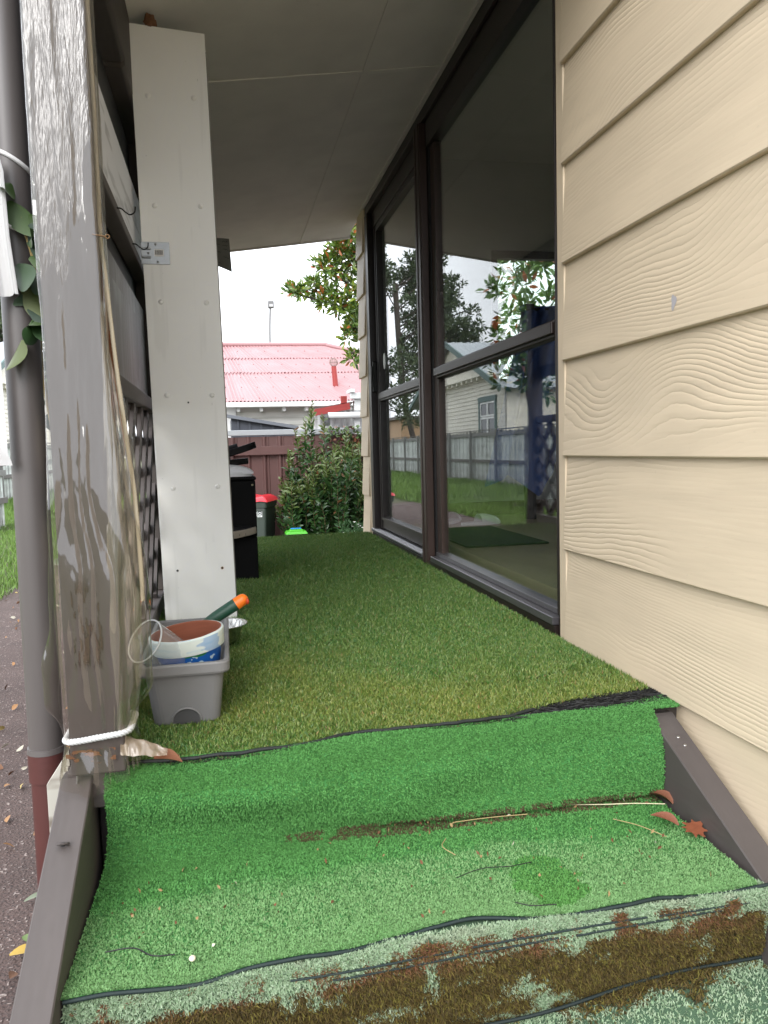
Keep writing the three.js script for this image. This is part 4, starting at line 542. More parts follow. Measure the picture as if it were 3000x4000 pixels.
// ------------------------------------------------------------------ black cabinet with shoes, hanging note
{
  const cb = thing('shoe_cabinet', 'black upright shoe cabinet behind the white panel', 'cabinet');
  const bp = mat([0.004, 0.004, 0.0045], 0.7, { specularIntensity: 0.25 });
  mesh('carcass', [bx(-0.13, 0.125, 0.002, 0.19, -3.62, -3.31, 0.006), bx(-0.13, 0.125, 0.191, 0.43, -3.62, -3.3, 0.006)], bp, cb); mesh('top', bx(-0.135, 0.129, 0.4305, 0.447, -3.63, -3.295, 0.007), bp, cb);
  { const g = new THREE.TorusGeometry(0.003, 0.0012, 6, 14); g.translate(0.112, 0.411, -3.2985); mesh('rivet', g, mat([0.5, 0.45, 0.3], 0.3, { metalness: 1 }), cb); }
  const sole = (L, w, h, up) => { const s = new THREE.Shape(); for (let i = 0; i <= 36; i++) { const t = i / 36 * 6.283; const X = Math.cos(t) * L / 2, Y = Math.sin(t) * w / 2 * (1 + 0.15 * Math.cos(t)); i ? s.lineTo(X, Y) : s.moveTo(X, Y); } const g = new THREE.ExtrudeGeometry(s, { depth: h, bevelEnabled: true, bevelSize: 0.004, bevelThickness: 0.004, bevelSegments: 2, curveSegments: 20 }); g.rotateX(-Math.PI / 2); const p = g.attributes.position; for (let i = 0; i < p.count; i++) { const t = p.getX(i) / L; p.setY(i, p.getY(i) + up * Math.max(0, t) * Math.max(0, t) * L); } g.computeVertexNormals(); return g; };
  const strap = (L, w, h) => grid(16, 6, (u, v) => { const a = Math.PI * u; return [mix(0, L * 0.2, v), 0.012 + h * Math.sin(a), w / 2 * Math.cos(a)]; });
  const bk = mat([0.008, 0.008, 0.009], 0.6, { specularIntensity: 0.4 });
  const cap = thing('white_slipper', 'white slipper lying under the black slippers on the cabinet', 'slipper', undefined, [0.025, 0.449, -3.35]); mesh('sole', sole(0.17, 0.08, 0.014, 0), mat([0.75, 0.75, 0.78], 0.7), cap); mesh('upper', grid(14, 8, (u, v) => { const a = Math.PI * u; return [mix(-0.02, 0.095, v), 0.01 + 0.04 * Math.sin(a) * Math.sqrt(1 - v * v * 0.95), 0.04 * Math.cos(a)]; }), mat([0.75, 0.75, 0.78], 0.7), cap);
  const s1 = thing('black_slipper', 'black slipper lying flat on the white one', 'slipper', undefined, [-0.02, 0.494, -3.4]); mesh('sole', sole(0.24, 0.09, 0.018, 0.05), bk, s1); mesh('strap', strap(0.24, 0.085, 0.03), bk, s1); s1.rotation.z = 0.05;
  const s2 = thing('black_slipper', 'uppermost black slipper tilted up to the right', 'slipper', undefined, [0.02, 0.535, -3.37]); mesh('sole', sole(0.24, 0.09, 0.02, 0.08), bk, s2); mesh('strap', strap(0.24, 0.085, 0.03), bk, s2); s2.rotation.z = 0.26;
  const sh = mat([0.3, 0.26, 0.21], 0.75, { map: mott2 }); const ts = thing('tan_shoe', 'tan soled shoe poking out of the black cabinet', 'shoe', undefined, [0.0, 0.192, -3.3]); { const g = sole(0.24, 0.08, 0.02, 0.14); mesh('sole', g, sh, ts); mesh('upper', grid(14, 10, (u, v) => { const a = Math.PI * u; return [mix(-0.11, 0.105, v), 0.02 + 0.045 * Math.sin(a) * (1 - 0.6 * v), 0.036 * Math.cos(a) * Math.sqrt(1.05 - v * v)]; }), bk, ts); for (let k = 0; k < 4; k++) mesh('tread_mark', bx(0.0 + k * 0.025, 0.002 + k * 0.025, 0.005, 0.014, 0.042, 0.0448, 0), mat([0.08, 0.06, 0.05], 0.8), ts); } ts.rotation.z = 0.08;
  // note sheet hung under the soffit
  const c = document.createElement('canvas'); c.width = 256; c.height = 384; const x = c.getContext('2d'); x.fillStyle = '#8c8b84'; x.fillRect(0, 0, 256, 384); x.strokeStyle = '#34343a'; x.lineWidth = 3; const R = rng(12); for (let r = 0; r < 7; r++) for (let k = 0; k < 3; k++) { if (R() < 0.3) continue; x.beginPath(); let X = 20 + k * 80, Y = 40 + r * 48; x.moveTo(X, Y); for (let i = 0; i < 9; i++) { X += 6; x.lineTo(X, Y + (R() - 0.5) * 16); } x.stroke(); }
  const nt = new THREE.CanvasTexture(c); nt.colorSpace = THREE.SRGBColorSpace;
  one('paper_note', grid(8, 12, (u, v) => [mix(-0.05, 0.075 + 0.008 * (1 - v), u), mix(1.51 - 0.02 * u + 0.03 * (1 - u), 1.66, v), -4.2 + 0.012 * Math.sin(u * 3)]), mat([0.9, 0.9, 0.88], 0.8, { map: nt }), 'grey paper note with handwriting hanging beside the white panel', 'note');
}
// ------------------------------------------------------------------ back yard: fence, bins, shrub
{
  const R = rng(501);
  const fm = mat([0.105, 0.05, 0.045], 0.5, { map: mott }), fn = thing('steel_fence', 'dark red brown ribbed steel fence behind the shrub', 'fence');
  const zf = -9.62, prof = (x) => { const t = mod(x, 0.19) / 0.19; return t < 0.42 ? 0 : t < 0.5 ? (t - 0.42) / 0.08 : t < 0.62 ? 1 : t < 0.7 ? 1 - (t - 0.62) / 0.08 : t < 0.8 ? 0 : t < 0.84 ? 0.5 : 0; };
  for (let k = 0; k < 6; k++) { const x0 = 0.03 + k * 0.8; mesh('sheet', grid(90, 1, (u, v) => { const x = x0 + u * 0.8; return [x, mix(-0.96, 0.73 + 0.006 * x, v), zf + 0.03 * prof(x)]; }), fm, fn); }
  mesh('rail', bx(0.03, 4.8, 0.51, 0.615, zf + 0.036, zf + 0.075, 0.003), fm, fn); for (let k = 0; k < 3; k++) mesh('post', bx(0.1 + k * 1.9, 0.16 + k * 1.9, -0.96, 0.7, zf - 0.08, zf - 0.02, 0.003), fm, fn);
  mesh('cap', bx(0.06, 4.8, 0.75, 0.815, zf - 0.2, zf + 0.03, 0.004), mat([0.42, 0.44, 0.46], 0.4, { metalness: 0.5, map: mott }), fn);
  // wheelie bin
  const wb = thing('wheelie_bin', 'dark green wheelie bin with bright red lid by the fence', 'bin', undefined, [0.29, -0.948, -9.1]); wb.rotation.y = -0.33; const bg = mat([0.045, 0.062, 0.05], 0.5, { map: mott });
  const taper = (w0, d0, w1, d1, y0, y1, r = 0.02) => { const g = new RoundedBoxGeometry(1, 1, 1, 3, 0.06), p = g.attributes.position; for (let i = 0; i < p.count; i++) { const t = p.getY(i) + 0.5; p.setXYZ(i, p.getX(i) * mix(w0, w1, t), mix(y0, y1, t), p.getZ(i) * mix(d0, d1, t)); } g.computeVertexNormals(); return g; };
  mesh('body', taper(0.38, 0.36, 0.47, 0.44, 0.02, 0.88), bg, wb); mesh('collar', taper(0.49, 0.47, 0.5, 0.48, 0.86, 0.93), bg, wb);
  const lid = mesh('lid', grid(20, 20, (u, v) => { const a = (u - 0.5) * 2, b = (v - 0.5) * 2, d = Math.min(1, Math.max(Math.abs(a), Math.abs(b))); return [a * 0.262, 0.945 + 0.055 * (1 - Math.pow(d, 5)) - 0.012 * ss(0.9, 1, d) + 0.006 * Math.cos(a * 9), b * 0.255]; }), mat([0.6, 0.012, 0.025], 0.35, { clearcoat: 0.3 }), wb);
  mesh('lid_handle', cyl([-0.2, 0.95, -0.27], [0.2, 0.95, -0.27], 0.016), bg, wb); for (const s of [-1, 1]) mesh('wheel', cyl([s * 0.17, 0.09, -0.2], [s * 0.23, 0.09, -0.2], 0.09), M.black, wb);
  { const c = document.createElement('canvas'); c.width = 96; c.height = 128; const x = c.getContext('2d'); x.fillStyle = '#dfe3e0'; x.fillRect(0, 0, 96, 128); x.fillStyle = '#20262a'; x.fillRect(8, 8, 80, 84); x.fillStyle = '#dfe3e0'; x.beginPath(); x.arc(48, 62, 32, Math.PI, 0); x.fill(); x.fillStyle = '#20262a'; x.beginPath(); x.arc(48, 62, 18, Math.PI, 0); x.fill(); x.fillStyle = '#dfe3e0'; x.fillRect(22, 70, 52, 12); x.fillStyle = '#20262a'; x.fillRect(14, 102, 68, 5); x.fillRect(14, 112, 50, 5);
    const t = new THREE.CanvasTexture(c); t.colorSpace = THREE.SRGBColorSpace; const g = new THREE.PlaneGeometry(0.055, 0.075); g.rotateX(-0.046); g.translate(0.16, 0.795, 0.2185); mesh('sticker', g, mat([0.9, 0.9, 0.9], 0.5, { map: t }), wb); const g2 = new THREE.PlaneGeometry(0.03, 0.05); g2.rotateX(-0.046); g2.translate(0.11, 0.79, 0.2185); mesh('sticker', g2, mat([0.7, 0.72, 0.7], 0.6), wb); }
  one('concrete_block', bx(0.6, 0.9, -0.95, -0.735, -8.75, -8.35, 0.005), mat([0.3, 0.29, 0.27], 0.9), 'grey concrete block under the small green lidded caddy', 'block');
  const cd = thing('food_caddy', 'small black caddy with lime green lid below the shrub', 'caddy', undefined, [0.745, -0.734, -8.5]); cd.scale.set(1.22, 1.05, 1.2); mesh('body', taper(0.14, 0.13, 0.18, 0.17, 0.002, 0.355), mat([0.02, 0.025, 0.02], 0.5), cd); const lm = mat([0.07, 0.4, 0.02], 0.4); mesh('lid', taper(0.2, 0.19, 0.17, 0.16, 0.357, 0.385), lm, cd); mesh('lid_rim', taper(0.125, 0.1, 0.11, 0.09, 0.386, 0.402), lm, cd); mesh('handle', bx(-0.05, 0.045, 0.404, 0.415, -0.01, 0.02, 0.003), mat([0.03, 0.25, 0.65], 0.4), cd);
  // shrub with upright shoots
  const sb = thing('green_shrub', 'dense dark green shrub with upright leafy shoots at the fence', 'shrub'); const stemsG = [], L = [], lg = leafGeo(1, 0.36, 0.3, 0.35, 4);
  const shoot = (x, z, y0, h, lean) => { const pts = []; for (let i = 0; i <= 5; i++) { const t = i / 5; pts.push([x + lean * t * t * h + 0.02 * Math.sin(t * 9 + x * 30), y0 + h * t, z + 0.08 * t * t * Math.sin(x * 50)]); } stemsG.push(tube(pts, 0.004, 8, 4)); const c = new THREE.CatmullRomCurve3(pts.map((p) => V(...p))); const n = Math.round(h / 0.022);
    for (let i = 0; i < n; i++) { const t = 0.08 + 0.92 * i / n, p = c.getPoint(t); for (const s of [0, 1]) { const a = i * 1.7 + s * 3.14 + R() * 0.8, up = mix(0.3, 0.9, t) + (R() - 0.5) * 0.7, d = V(Math.cos(a), up, Math.sin(a) + 0.15).normalize(), len = (0.058 + 0.038 * R()) * (t > 0.93 ? 0.7 : 1); let col = mix3([0.015, 0.05, 0.013], [0.046, 0.11, 0.025], R()); if (t > 0.86) col = mix3(col, [0.13, 0.17, 0.04], 0.6); if (R() < 0.015) col = [0.25, 0.12, 0.05]; L.push([p.clone(), quatTo(d, R() * 6.28), len, col]); } } };
  for (let i = 0; i < 150; i++) { const x = mix(0.7, 1.85, R()), z = mix(-9.4, -8.5, R()), cx = (x - 1.24) / 0.54; shoot(x, z, -0.95, mix(1.55, 1.05, Math.abs(cx)) * (0.72 + 0.34 * R()), (x - 1.2) * 0.13 + (R() - 0.5) * 0.22); }
  for (const [x, z, h, l] of [[1.0, -8.9, 2.06, 0.0], [1.13, -8.95, 1.9, 0.02], [0.88, -9.0, 1.75, -0.03], [0.84, -8.9, 1.5, -0.06], [0.73, -8.8, 1.2, -0.08], [1.36, -9.0, 1.72, 0.05], [0.76, -8.9, 1.5, -0.02], [0.69, -8.8, 1.0, -0.06], [1.5, -8.8, 1.55, 0.02], [0.96, -9.1, 1.85, 0.0]]) shoot(x, z, -0.95, h, l);
  mesh('stems', stemsG, mat([0.1, 0.07, 0.03], 0.8), sb); instances('leaves', lg, mat([1, 1, 1], 0.38, { transmission: 0.15, thickness: 0 }), L, sb);
  const cp = thing('fence_creeper', 'creeper with small red tinged leaves on the right of the fence', 'creeper'), Q = [], cg = leafGeo(1, 0.9, 0.2, 0.2, 3); for (let i = 0; i < 2200; i++) { const x = mix(1.25, 2.2, R()), y = mix(-0.45, 0.84, R()); if (fbm(x * 5, y * 5, 610, 3) < 0.4 + 0.15 * (1.45 - x)) continue; Q.push([V(x, y, zf + 0.05 + 0.09 * R()), quatTo(V(R() - 0.5, R() - 0.7, 0.7).normalize(), R() * 6.28), 0.036 + 0.03 * R(), R() < 0.2 ? [0.16, 0.06, 0.03] : mix3([0.03, 0.07, 0.02], [0.1, 0.16, 0.04], R())]); }
  mesh('vine_stem', [tube([[1.5, -0.95, zf + 0.05], [1.55, 0, zf + 0.06], [1.45, 0.75, zf + 0.06]], 0.006, 20, 5), tube([[1.9, -0.95, zf + 0.05], [1.8, 0.2, zf + 0.06], [1.9, 0.75, zf + 0.06]], 0.006, 20, 5)], mat([0.1, 0.07, 0.04], 0.8), cp); instances('leaves', cg, mat([1, 1, 1], 0.5, { transmission: 0.15, thickness: 0 }), Q, cp);
  const fl = thing('white_flowers', 'low white flowers beneath the shrub beside the house corner', 'flowers'), Wf = [], Gf = []; for (let i = 0; i < 60; i++) { const x = mix(1.2, 1.6, R()), z = mix(-8.3, -7.8, R()), y = -0.4 + 0.17 * R(); if (i < 26) { for (let k = 0; k < 6; k++) Wf.push([V(x, y + 0.03, z), quatTo(V(Math.cos(k * 1.05), 0.7, Math.sin(k * 1.05)).normalize(), R() * 6), [0.011, 0.017, 0.014], [0.75, 0.75, 0.7]]); } for (let k = 0; k < 14; k++) Gf.push([V(x + (R() - 0.5) * 0.08, y - 0.1 - 0.12 * R() + 0.1, z), quatTo(V(R() - 0.5, 0.5, R() - 0.5).normalize(), R() * 6), [0.014, 0.05, 0.05], [0.03, 0.09, 0.02]]); }
  const fs = []; for (let i = 0; i < 14; i++) fs.push(cyl([1.22 + i * 0.026, -0.96, -8 - 0.02 * (i % 5)], [1.22 + i * 0.026, -0.3, -8 - 0.02 * (i % 5)], 0.004, 0.003, 5)); mesh('stems', fs, mat([0.04, 0.09, 0.02], 0.7), fl); instances('petals', leafGeo(1, 1, 0.1, 0.1, 3), mat([1, 1, 1], 0.7), Wf, fl); instances('leaves', leafGeo(1, 1, 0.2, 0.3, 3), mat([1, 1, 1], 0.6), Gf, fl);
}
// ------------------------------------------------------------------ neighbour with red corrugated roof
{
  const hs = thing('red_roof_house', 'white weatherboard house with faded red corrugated roof behind the fence', 'house');
  const rm = mat([0.38, 0.2, 0.205], 0.45, { map: tex(512, 256, (u, v) => { const t = fbm(u * 6, v * 6, 900, 4, 6); return mix3([1, 0.9, 0.9], [0.9, 1.05, 1.05], t); }, true) }), wm = mat([0.72, 0.73, 0.74], 0.6, { map: mott }), red = mat([0.3, 0.035, 0.03], 0.5, { map: mott });
  const e0 = [-15.95, 1.56], r0 = [-20, 3.2], xl = -0.3, X1 = 7, XR = 2.7;
  const sheets = [[0, 0.47], [0.455, 0.74], [0.725, 1]];
  sheets.forEach(([a, b], k) => { const N = 480; mesh('roof_sheet', grid(N, 2, (u, v) => { const t = mix(a, b, v), x = mix(xl, mix(X1, XR, t), u), w = Math.cos(x / 0.076 * 6.283); return [x, mix(e0[1], r0[1], t) + 0.02 * w + 0.008 * k + (v === 0 ? 0.005 + 0.004 * Math.sin(x * 5) : 0), mix(e0[0], r0[0], t)]; }), rm, hs); });
  mesh('ridge_cap', cyl([xl, r0[1] + 0.05, r0[0]], [XR, r0[1] + 0.05, r0[0]], 0.06, 0.06, 10), rm, hs); mesh('hip_cap', cyl([XR, r0[1] + 0.04, r0[0]], [X1, e0[1] + 0.05, e0[0]], 0.06, 0.06, 8), rm, hs);
  mesh('roof_back', grid(1, 1, (u, v) => [mix(xl, mix(X1, XR, v), u), mix(e0[1], r0[1] - 0.02, v), mix(-24, r0[0] - 0.02, v)]), rm, hs); mesh('roof_end', grid(1, 1, (u, v) => { const t = v; return [mix(X1, XR + 0.03, t), mix(e0[1], r0[1] - 0.02, t), mix(mix(e0[0] - 0.03, -23.9, u), r0[0] - 0.02, t)]; }), rm, hs);
  const sc = []; for (const t of [0.03, 0.2, 0.36, 0.45, 0.6, 0.71, 0.87]) for (let x = 0.1; x < mix(6, XR, t); x += 0.33) sc.push(new THREE.SphereGeometry(0.011, 5, 4).translate(x, mix(e0[1], r0[1], t) + 0.03, mix(e0[0], r0[0], t) + 0.012)); const scr = mesh('roof_screws', sc, mat([0.12, 0.03, 0.03], 0.6), hs); stuff(scr);
  mesh('gutter', bx(0.02, 4.2, 1.445, 1.545, -15.95, -15.84, 0.02), wm, hs);
  for (let k = 0; k < 10; k++) mesh('rafter_tail', bx(0.3 + k * 0.46, 0.36 + k * 0.46, 1.37, 1.442, -16.35, -15.97, 0.004), wm, hs);
  mesh('corner_board', bx(0.08, 0.28, -0.9, 1.5, -16.4, -16.34, 0.004), wm, hs);
  const soft = mat([0.62, 0.62, 0.6], 0.7, { map: mott2 });
  for (let k = 0; k < 17; k++) { const y = -0.88 + k * 0.142; mesh('weatherboard', wbGeo(0.29, 5, y), soft, hs); }
  function wbGeo(x0, x1, y) { const g = grid(1, 2, (u, v) => v < 0.4 ? [mix(x0, x1, u), y, -16.385] : v < 0.9 ? [mix(x0, x1, u), y, -16.35] : [mix(x0, x1, u), y + 0.146, -16.378]).toNonIndexed(); g.computeVertexNormals(); return g; }
  mesh('wall', [bx(0.1, 6.5, -0.9, 1.5, -23.6, -16.42, 0)], wm, hs);
  mesh('window_board', bx(1.3, 2.5, 0.62, 0.95, -16.34, -16.3, 0.005), wm, hs);
  mesh('flue', cyl([2.47, 1.75, -16.9], [2.43, 2.36, -16.9], 0.06, 0.055, 20), red, hs); mesh('flue_base', cyl([2.47, 1.66, -16.9], [2.47, 1.85, -16.9], 0.16, 0.075, 20), rm, hs);
  const cage = []; for (let k = 0; k < 5; k++) cage.push(new THREE.TorusGeometry(0.09, 0.006, 5, 20).rotateY(k * 0.628).translate(2.43, 2.45, -16.9)); cage.push(new THREE.TorusGeometry(0.09, 0.006, 5, 20).rotateX(1.57).translate(2.43, 2.45, -16.9)); mesh('flue_cage', cage, mat([0.3, 0.22, 0.2], 0.5, { metalness: 0.5 }), hs);
  // side porch
  const barge = (a, b, h, m, nm, d = 0.06) => { const g = new THREE.BoxGeometry(Math.hypot(b[0] - a[0], b[1] - a[1]), h, d); g.rotateZ(Math.atan2(b[1] - a[1], b[0] - a[0])); g.translate((a[0] + b[0]) / 2, (a[1] + b[1]) / 2, a[2]); mesh(nm, g, m, hs); };
  barge([1.46, 1.17, -13], [2.12, 1.28, -13], 0.11, red, 'porch_barge'); mesh('porch_barge', bx(1.98, 2.08, 1.3, 1.45, -13.1, -13.02), red, hs);
  mesh('porch_roof', grid(1, 1, (u, v) => [mix(1.5, 2.2, u) + v * 0.3, mix(1.25, 1.36, u), mix(-12.98, -15.8, v)]), rm, hs);
  mesh('porch_beam', [bx(2.14, 3.6, 1.4, 1.5, -13.1, -12.95, 0.004), bx(2.2, 3.6, 1.2, 1.398, -13.15, -13.02, 0.004)], wm, hs); for (let k = 0; k < 4; k++) mesh('porch_rafter', bx(2.12 + k * 0.3, 2.2 + k * 0.3, 1.501, 1.56, -13.3, -12.9, 0.003), wm, hs);
  mesh('porch_gutter', cyl([1.74, 1.12, -12.95], [3.6, 1.13, -12.95], 0.055, 0.055, 16), wm, hs); mesh('downpipe_bend', tube([[1.76, 1.12, -12.95], [1.72, 1.08, -12.95], [1.72, 0.95, -12.95]], 0.05, 12, 8), mat([0.07, 0.07, 0.075], 0.6), hs);
  mesh('porch_soffit', grid(140, 1, (u, v) => [mix(1.55, 3.6, u), mix(0.9, 1.22, v) + 0.0, -13.3 + 0.014 * Math.cos(u * 140 * 0.9)]), wm, hs); mesh('porch_post', bx(2.2, 2.3, -0.9, 1.19, -13.14, -13.04, 0.004), wm, hs); mesh('porch_shade', bx(1.5, 3.6, -0.9, 0.89, -13.42, -13.32, 0.004), mat([0.04, 0.045, 0.05], 0.8), hs);
  // lean-to with dark ribbed roof
  const sd = thing('garden_shed', 'low shed with dark slate grey ribbed roof behind the fence', 'shed'); const dm = mat([0.05, 0.057, 0.075], 0.5, { map: mott });
  const sg = new THREE.Shape([[0.12, -0.9], [0.12, 1.03], [1.0, 0.87], [1.0, -0.9]].map((p) => new THREE.Vector2(...p))); const g = new THREE.ExtrudeGeometry(sg, { depth: 1.6, bevelEnabled: false }); g.translate(0, 0, -12.6); mesh('shed_wall', muv(g), dm, sd); for (let k = 0; k < 5; k++) mesh('rib', bx(0.2 + k * 0.16, 0.225 + k * 0.16, -0.85, 1.0 - k * 0.029, -10.998, -10.975, 0.002), dm, sd); { const t = new THREE.BoxGeometry(1.0, 0.045, 0.12); t.rotateZ(-0.18); t.translate(0.55, 0.965, -10.98); mesh('flashing', t, mat([0.13, 0.14, 0.16], 0.45), sd); }
  // far street lamp
  const lp = thing('street_lamp', 'thin grey lamp pole rising far behind the red roof', 'street lamp'); mesh('pole', tube([[1.74, -0.8, -28], [1.77, 4, -28], [1.79, 5.0, -28], [1.835, 5.65, -28]], 0.038, 20, 8), mat([0.2, 0.2, 0.2], 0.6), lp); mesh('lamp_head', bx(1.75, 1.96, 5.6, 5.84, -28.1, -27.9, 0.02), mat([0.15, 0.15, 0.15], 0.5), lp); mesh('lamp_glass', bx(1.79, 1.92, 5.63, 5.72, -27.9, -27.885, 0.005), mat([0.45, 0.45, 0.45], 0.3), lp);
}
// ------------------------------------------------------------------ trees
function leafyTree(t, R, trunk, limbs, blobs, n, size, colour, lm, asp = 0.38, branchR = 0.03) {
  const bm = mat([0.06, 0.048, 0.04], 0.9, { map: mott2 }); mesh('trunk', trunk, bm, t); if (limbs.length) mesh('branches', limbs, bm, t);
  const L = [], tot = blobs.reduce((a, b) => a + b[3] * b[3] * b[4], 0);
  for (const [x, y, z, r, dens, fl = 0.8] of blobs) { const k = Math.round(n * r * r * dens / tot), nc = Math.max(4, Math.round(k / 16)), cs = []; for (let i = 0; i < nc; i++) { const d = V(R() - 0.5, R() - 0.5, R() - 0.5).normalize().multiplyScalar(r * Math.pow(R(), 0.45)); cs.push([x + d.x, y + d.y * fl, z + d.z, d]); }
    for (let i = 0; i < k; i++) { const c = cs[i % nc], s = size * (0.7 + 0.6 * R()), o = V(R() - 0.5, R() - 0.35, R() - 0.5).normalize(); const p = V(c[0], c[1], c[2]).addScaledVector(o, size * 0.9 * R()); const dir = o.clone().addScaledVector(c[3], 0.6 / r).normalize(); L.push([p, quatTo(dir, R() * 6.283), s, colour(p)]); } }
  instances('leaves', leafGeo(1, asp, 0.25, 0.25, 3), lm, L, t); return t;
}
{
  const R = rng(640), t = thing('evergreen_tree', 'glossy green tree with some orange leaves beyond the house corner', 'tree');
  const K0 = -10.5, tip = [[1.68, 3.3, K0], [1.45, 2.95, K0], [0.98, 2.65, K0], [1.5, 2.5, K0], [1.68, 2.2, K0], [1.75, 1.85, K0], [2.2, 3.2, K0 - 0.2]];
  const limbs = tip.map((p) => tube([[2.7, 1.8 + 0.3 * (p[1] - 1.8), K0 - 0.3], [mix(2.7, p[0], 0.5), mix(2.1, p[1], 0.6), K0 - 0.15], p], 0.016, 14, 5));
  leafyTree(t, R, tube([[2.8, -0.95, K0 - 0.4], [2.75, 0.7, K0 - 0.35], [2.7, 2.1, K0 - 0.3], [2.75, 3.7, K0 - 0.3]], 0.1, 20, 10), limbs,
    [[1.82, 3.3, K0, 0.38, 1.3], [1.52, 2.98, K0, 0.24, 1.3, 0.6], [1.27, 2.72, K0, 0.19, 1.3, 0.5], [1.06, 2.66, K0, 0.13, 1.3, 0.45], [0.97, 2.64, K0, 0.08, 1.2, 0.4], [1.55, 2.55, K0, 0.24, 1.2, 0.7], [1.8, 2.5, K0, 0.3, 1.1], [1.82, 2.15, K0, 0.24, 1.1], [1.82, 1.8, K0, 0.15, 1.1], [2.2, 3.0, K0 - 0.2, 0.6, 1], [2.2, 2.3, K0 - 0.2, 0.5, 1], [1.95, 3.7, K0, 0.45, 1.1], [2.8, 3.5, K0 - 0.3, 0.9, 0.7], [2.9, 2.6, K0 - 0.3, 0.7, 0.6]], 9500, 0.095,
    () => { const r = R(); return r < 0.07 ? [0.42, 0.12, 0.03] : r < 0.3 ? [0.2, 0.26, 0.03] : mix3([0.05, 0.11, 0.018], [0.13, 0.21, 0.03], R()); }, mat([1, 1, 1], 0.35, { transmission: 0.25, thickness: 0 }), 0.36);
  // bushy climber at the far end of the screen, mirrored in the panes
  const R2 = rng(650), c = thing('leafy_bush', 'tall leafy bush left of the verandah seen mirrored in the glass', 'bush');
  leafyTree(c, R2, tube([[-1.25, -0.55, -7.8], [-1.3, 0.8, -7.8], [-1.2, 2.2, -7.8]], 0.03, 14, 7), [tube([[-1.3, 0.8, -7.8], [-1.0, 1.6, -7.4]], 0.012, 6, 5), tube([[-1.3, 1.0, -7.8], [-1.5, 1.9, -8.1]], 0.012, 6, 5)],
    [[-1.15, 1.9, -7.6, 0.5, 0.8], [-1.3, 1.3, -7.8, 0.45, 0.8], [-0.95, 1.55, -7.2, 0.35, 0.8], [-1.4, 2.4, -7.9, 0.5, 0.7]], 1500, 0.085, () => R2() < 0.08 ? [0.4, 0.13, 0.05] : mix3([0.05, 0.12, 0.02], [0.12, 0.22, 0.04], R2()), mat([1, 1, 1], 0.35, { transmission: 0.3, thickness: 0 }), 0.45);
  const R4 = rng(655), wsn = thing('window_bush', 'bright green bush outside the end window seen through the glass', 'bush');
  leafyTree(wsn, R4, tube([[2.3, -0.95, -6.9], [2.3, 0.5, -6.9], [2.35, 1.6, -6.9]], 0.03, 12, 7), [tube([[2.3, 0.6, -6.9], [1.95, 1.4, -6.7]], 0.012, 6, 5), tube([[2.3, 0.8, -6.9], [2.8, 1.7, -6.8]], 0.012, 6, 5)],
    [[2.05, 1.5, -6.7, 0.4, 0.8], [2.6, 1.7, -6.8, 0.5, 0.8], [2.5, 1.0, -6.8, 0.5, 0.8], [2.9, 2.2, -7, 0.5, 0.7], [2.2, 2.1, -7, 0.45, 0.9], [1.95, 1.9, -6.8, 0.3, 0.9]], 3200, 0.08, () => R4() < 0.06 ? [0.4, 0.13, 0.05] : mix3([0.07, 0.15, 0.025], [0.16, 0.27, 0.05], R4()), mat([1, 1, 1], 0.4, { transmission: 0.35, thickness: 0 }), 0.42);
  // tall airy tree behind the cream house, mirrored in the door
  const R3 = rng(660), b = thing('tall_tree', 'tall airy tree behind the cream neighbour house mirrored in the door', 'tree'); const limbs3 = [], bl = []; const base = V(-8.3, -0.55, -42);
  for (let i = 0; i < 46; i++) { const h = mix(2.2, 9.5, R3()), a = i % 3 ? Math.PI * (0.75 + 0.6 * R3()) : R3() * 6.283, len = mix(4.6, 2.2, (h - 2) / 8) * (0.6 + 0.6 * R3()), p0 = [base.x + 0.08 * h, h, base.z], p1 = [p0[0] + Math.cos(a) * len * 0.5, h + 0.8, p0[2] + Math.sin(a) * len * 0.5], p2 = [p0[0] + Math.cos(a) * len, h + 1.5 + R3() * 1.0, p0[2] + Math.sin(a) * len]; limbs3.push(tube([p0, p1, p2], 0.035, 8, 5)); bl.push([p2[0], p2[1], p2[2], 0.7 + 0.4 * R3(), 0.6, 0.5], [p1[0], p1[1] + 0.2, p1[2], 0.6, 0.5, 0.5]); for (let k = 0; k < 2; k++) { const b2 = a + (R3() - 0.5) * 1.6, q = [p1[0] + Math.cos(b2) * len * 0.4, p1[1] + 0.9 + R3() * 0.6, p1[2] + Math.sin(b2) * len * 0.4]; limbs3.push(tube([p1, q], 0.018, 3, 4)); bl.push([q[0], q[1], q[2], 0.55, 0.6, 0.5]); } }
  bl.push([-8.2, 4, -41, 1.8, 0.5], [-7, 3.2, -40, 1.2, 0.6], [-8, 2.4, -40.5, 1.2, 0.6], [-9, 6, -42, 1.6, 0.5]);
  leafyTree(b, R3, tube([[-8.9, -0.55, -42], [-8.3, 1.6, -42], [-7.9, 4, -42], [-7.6, 9.5, -42]], 0.15, 24, 10), limbs3, bl, 24000, 0.2, () => mix3([0.025, 0.05, 0.018], [0.075, 0.11, 0.035], R3()), mat([1, 1, 1], 0.6, { transmission: 0.15, thickness: 0 }), 0.4);
}
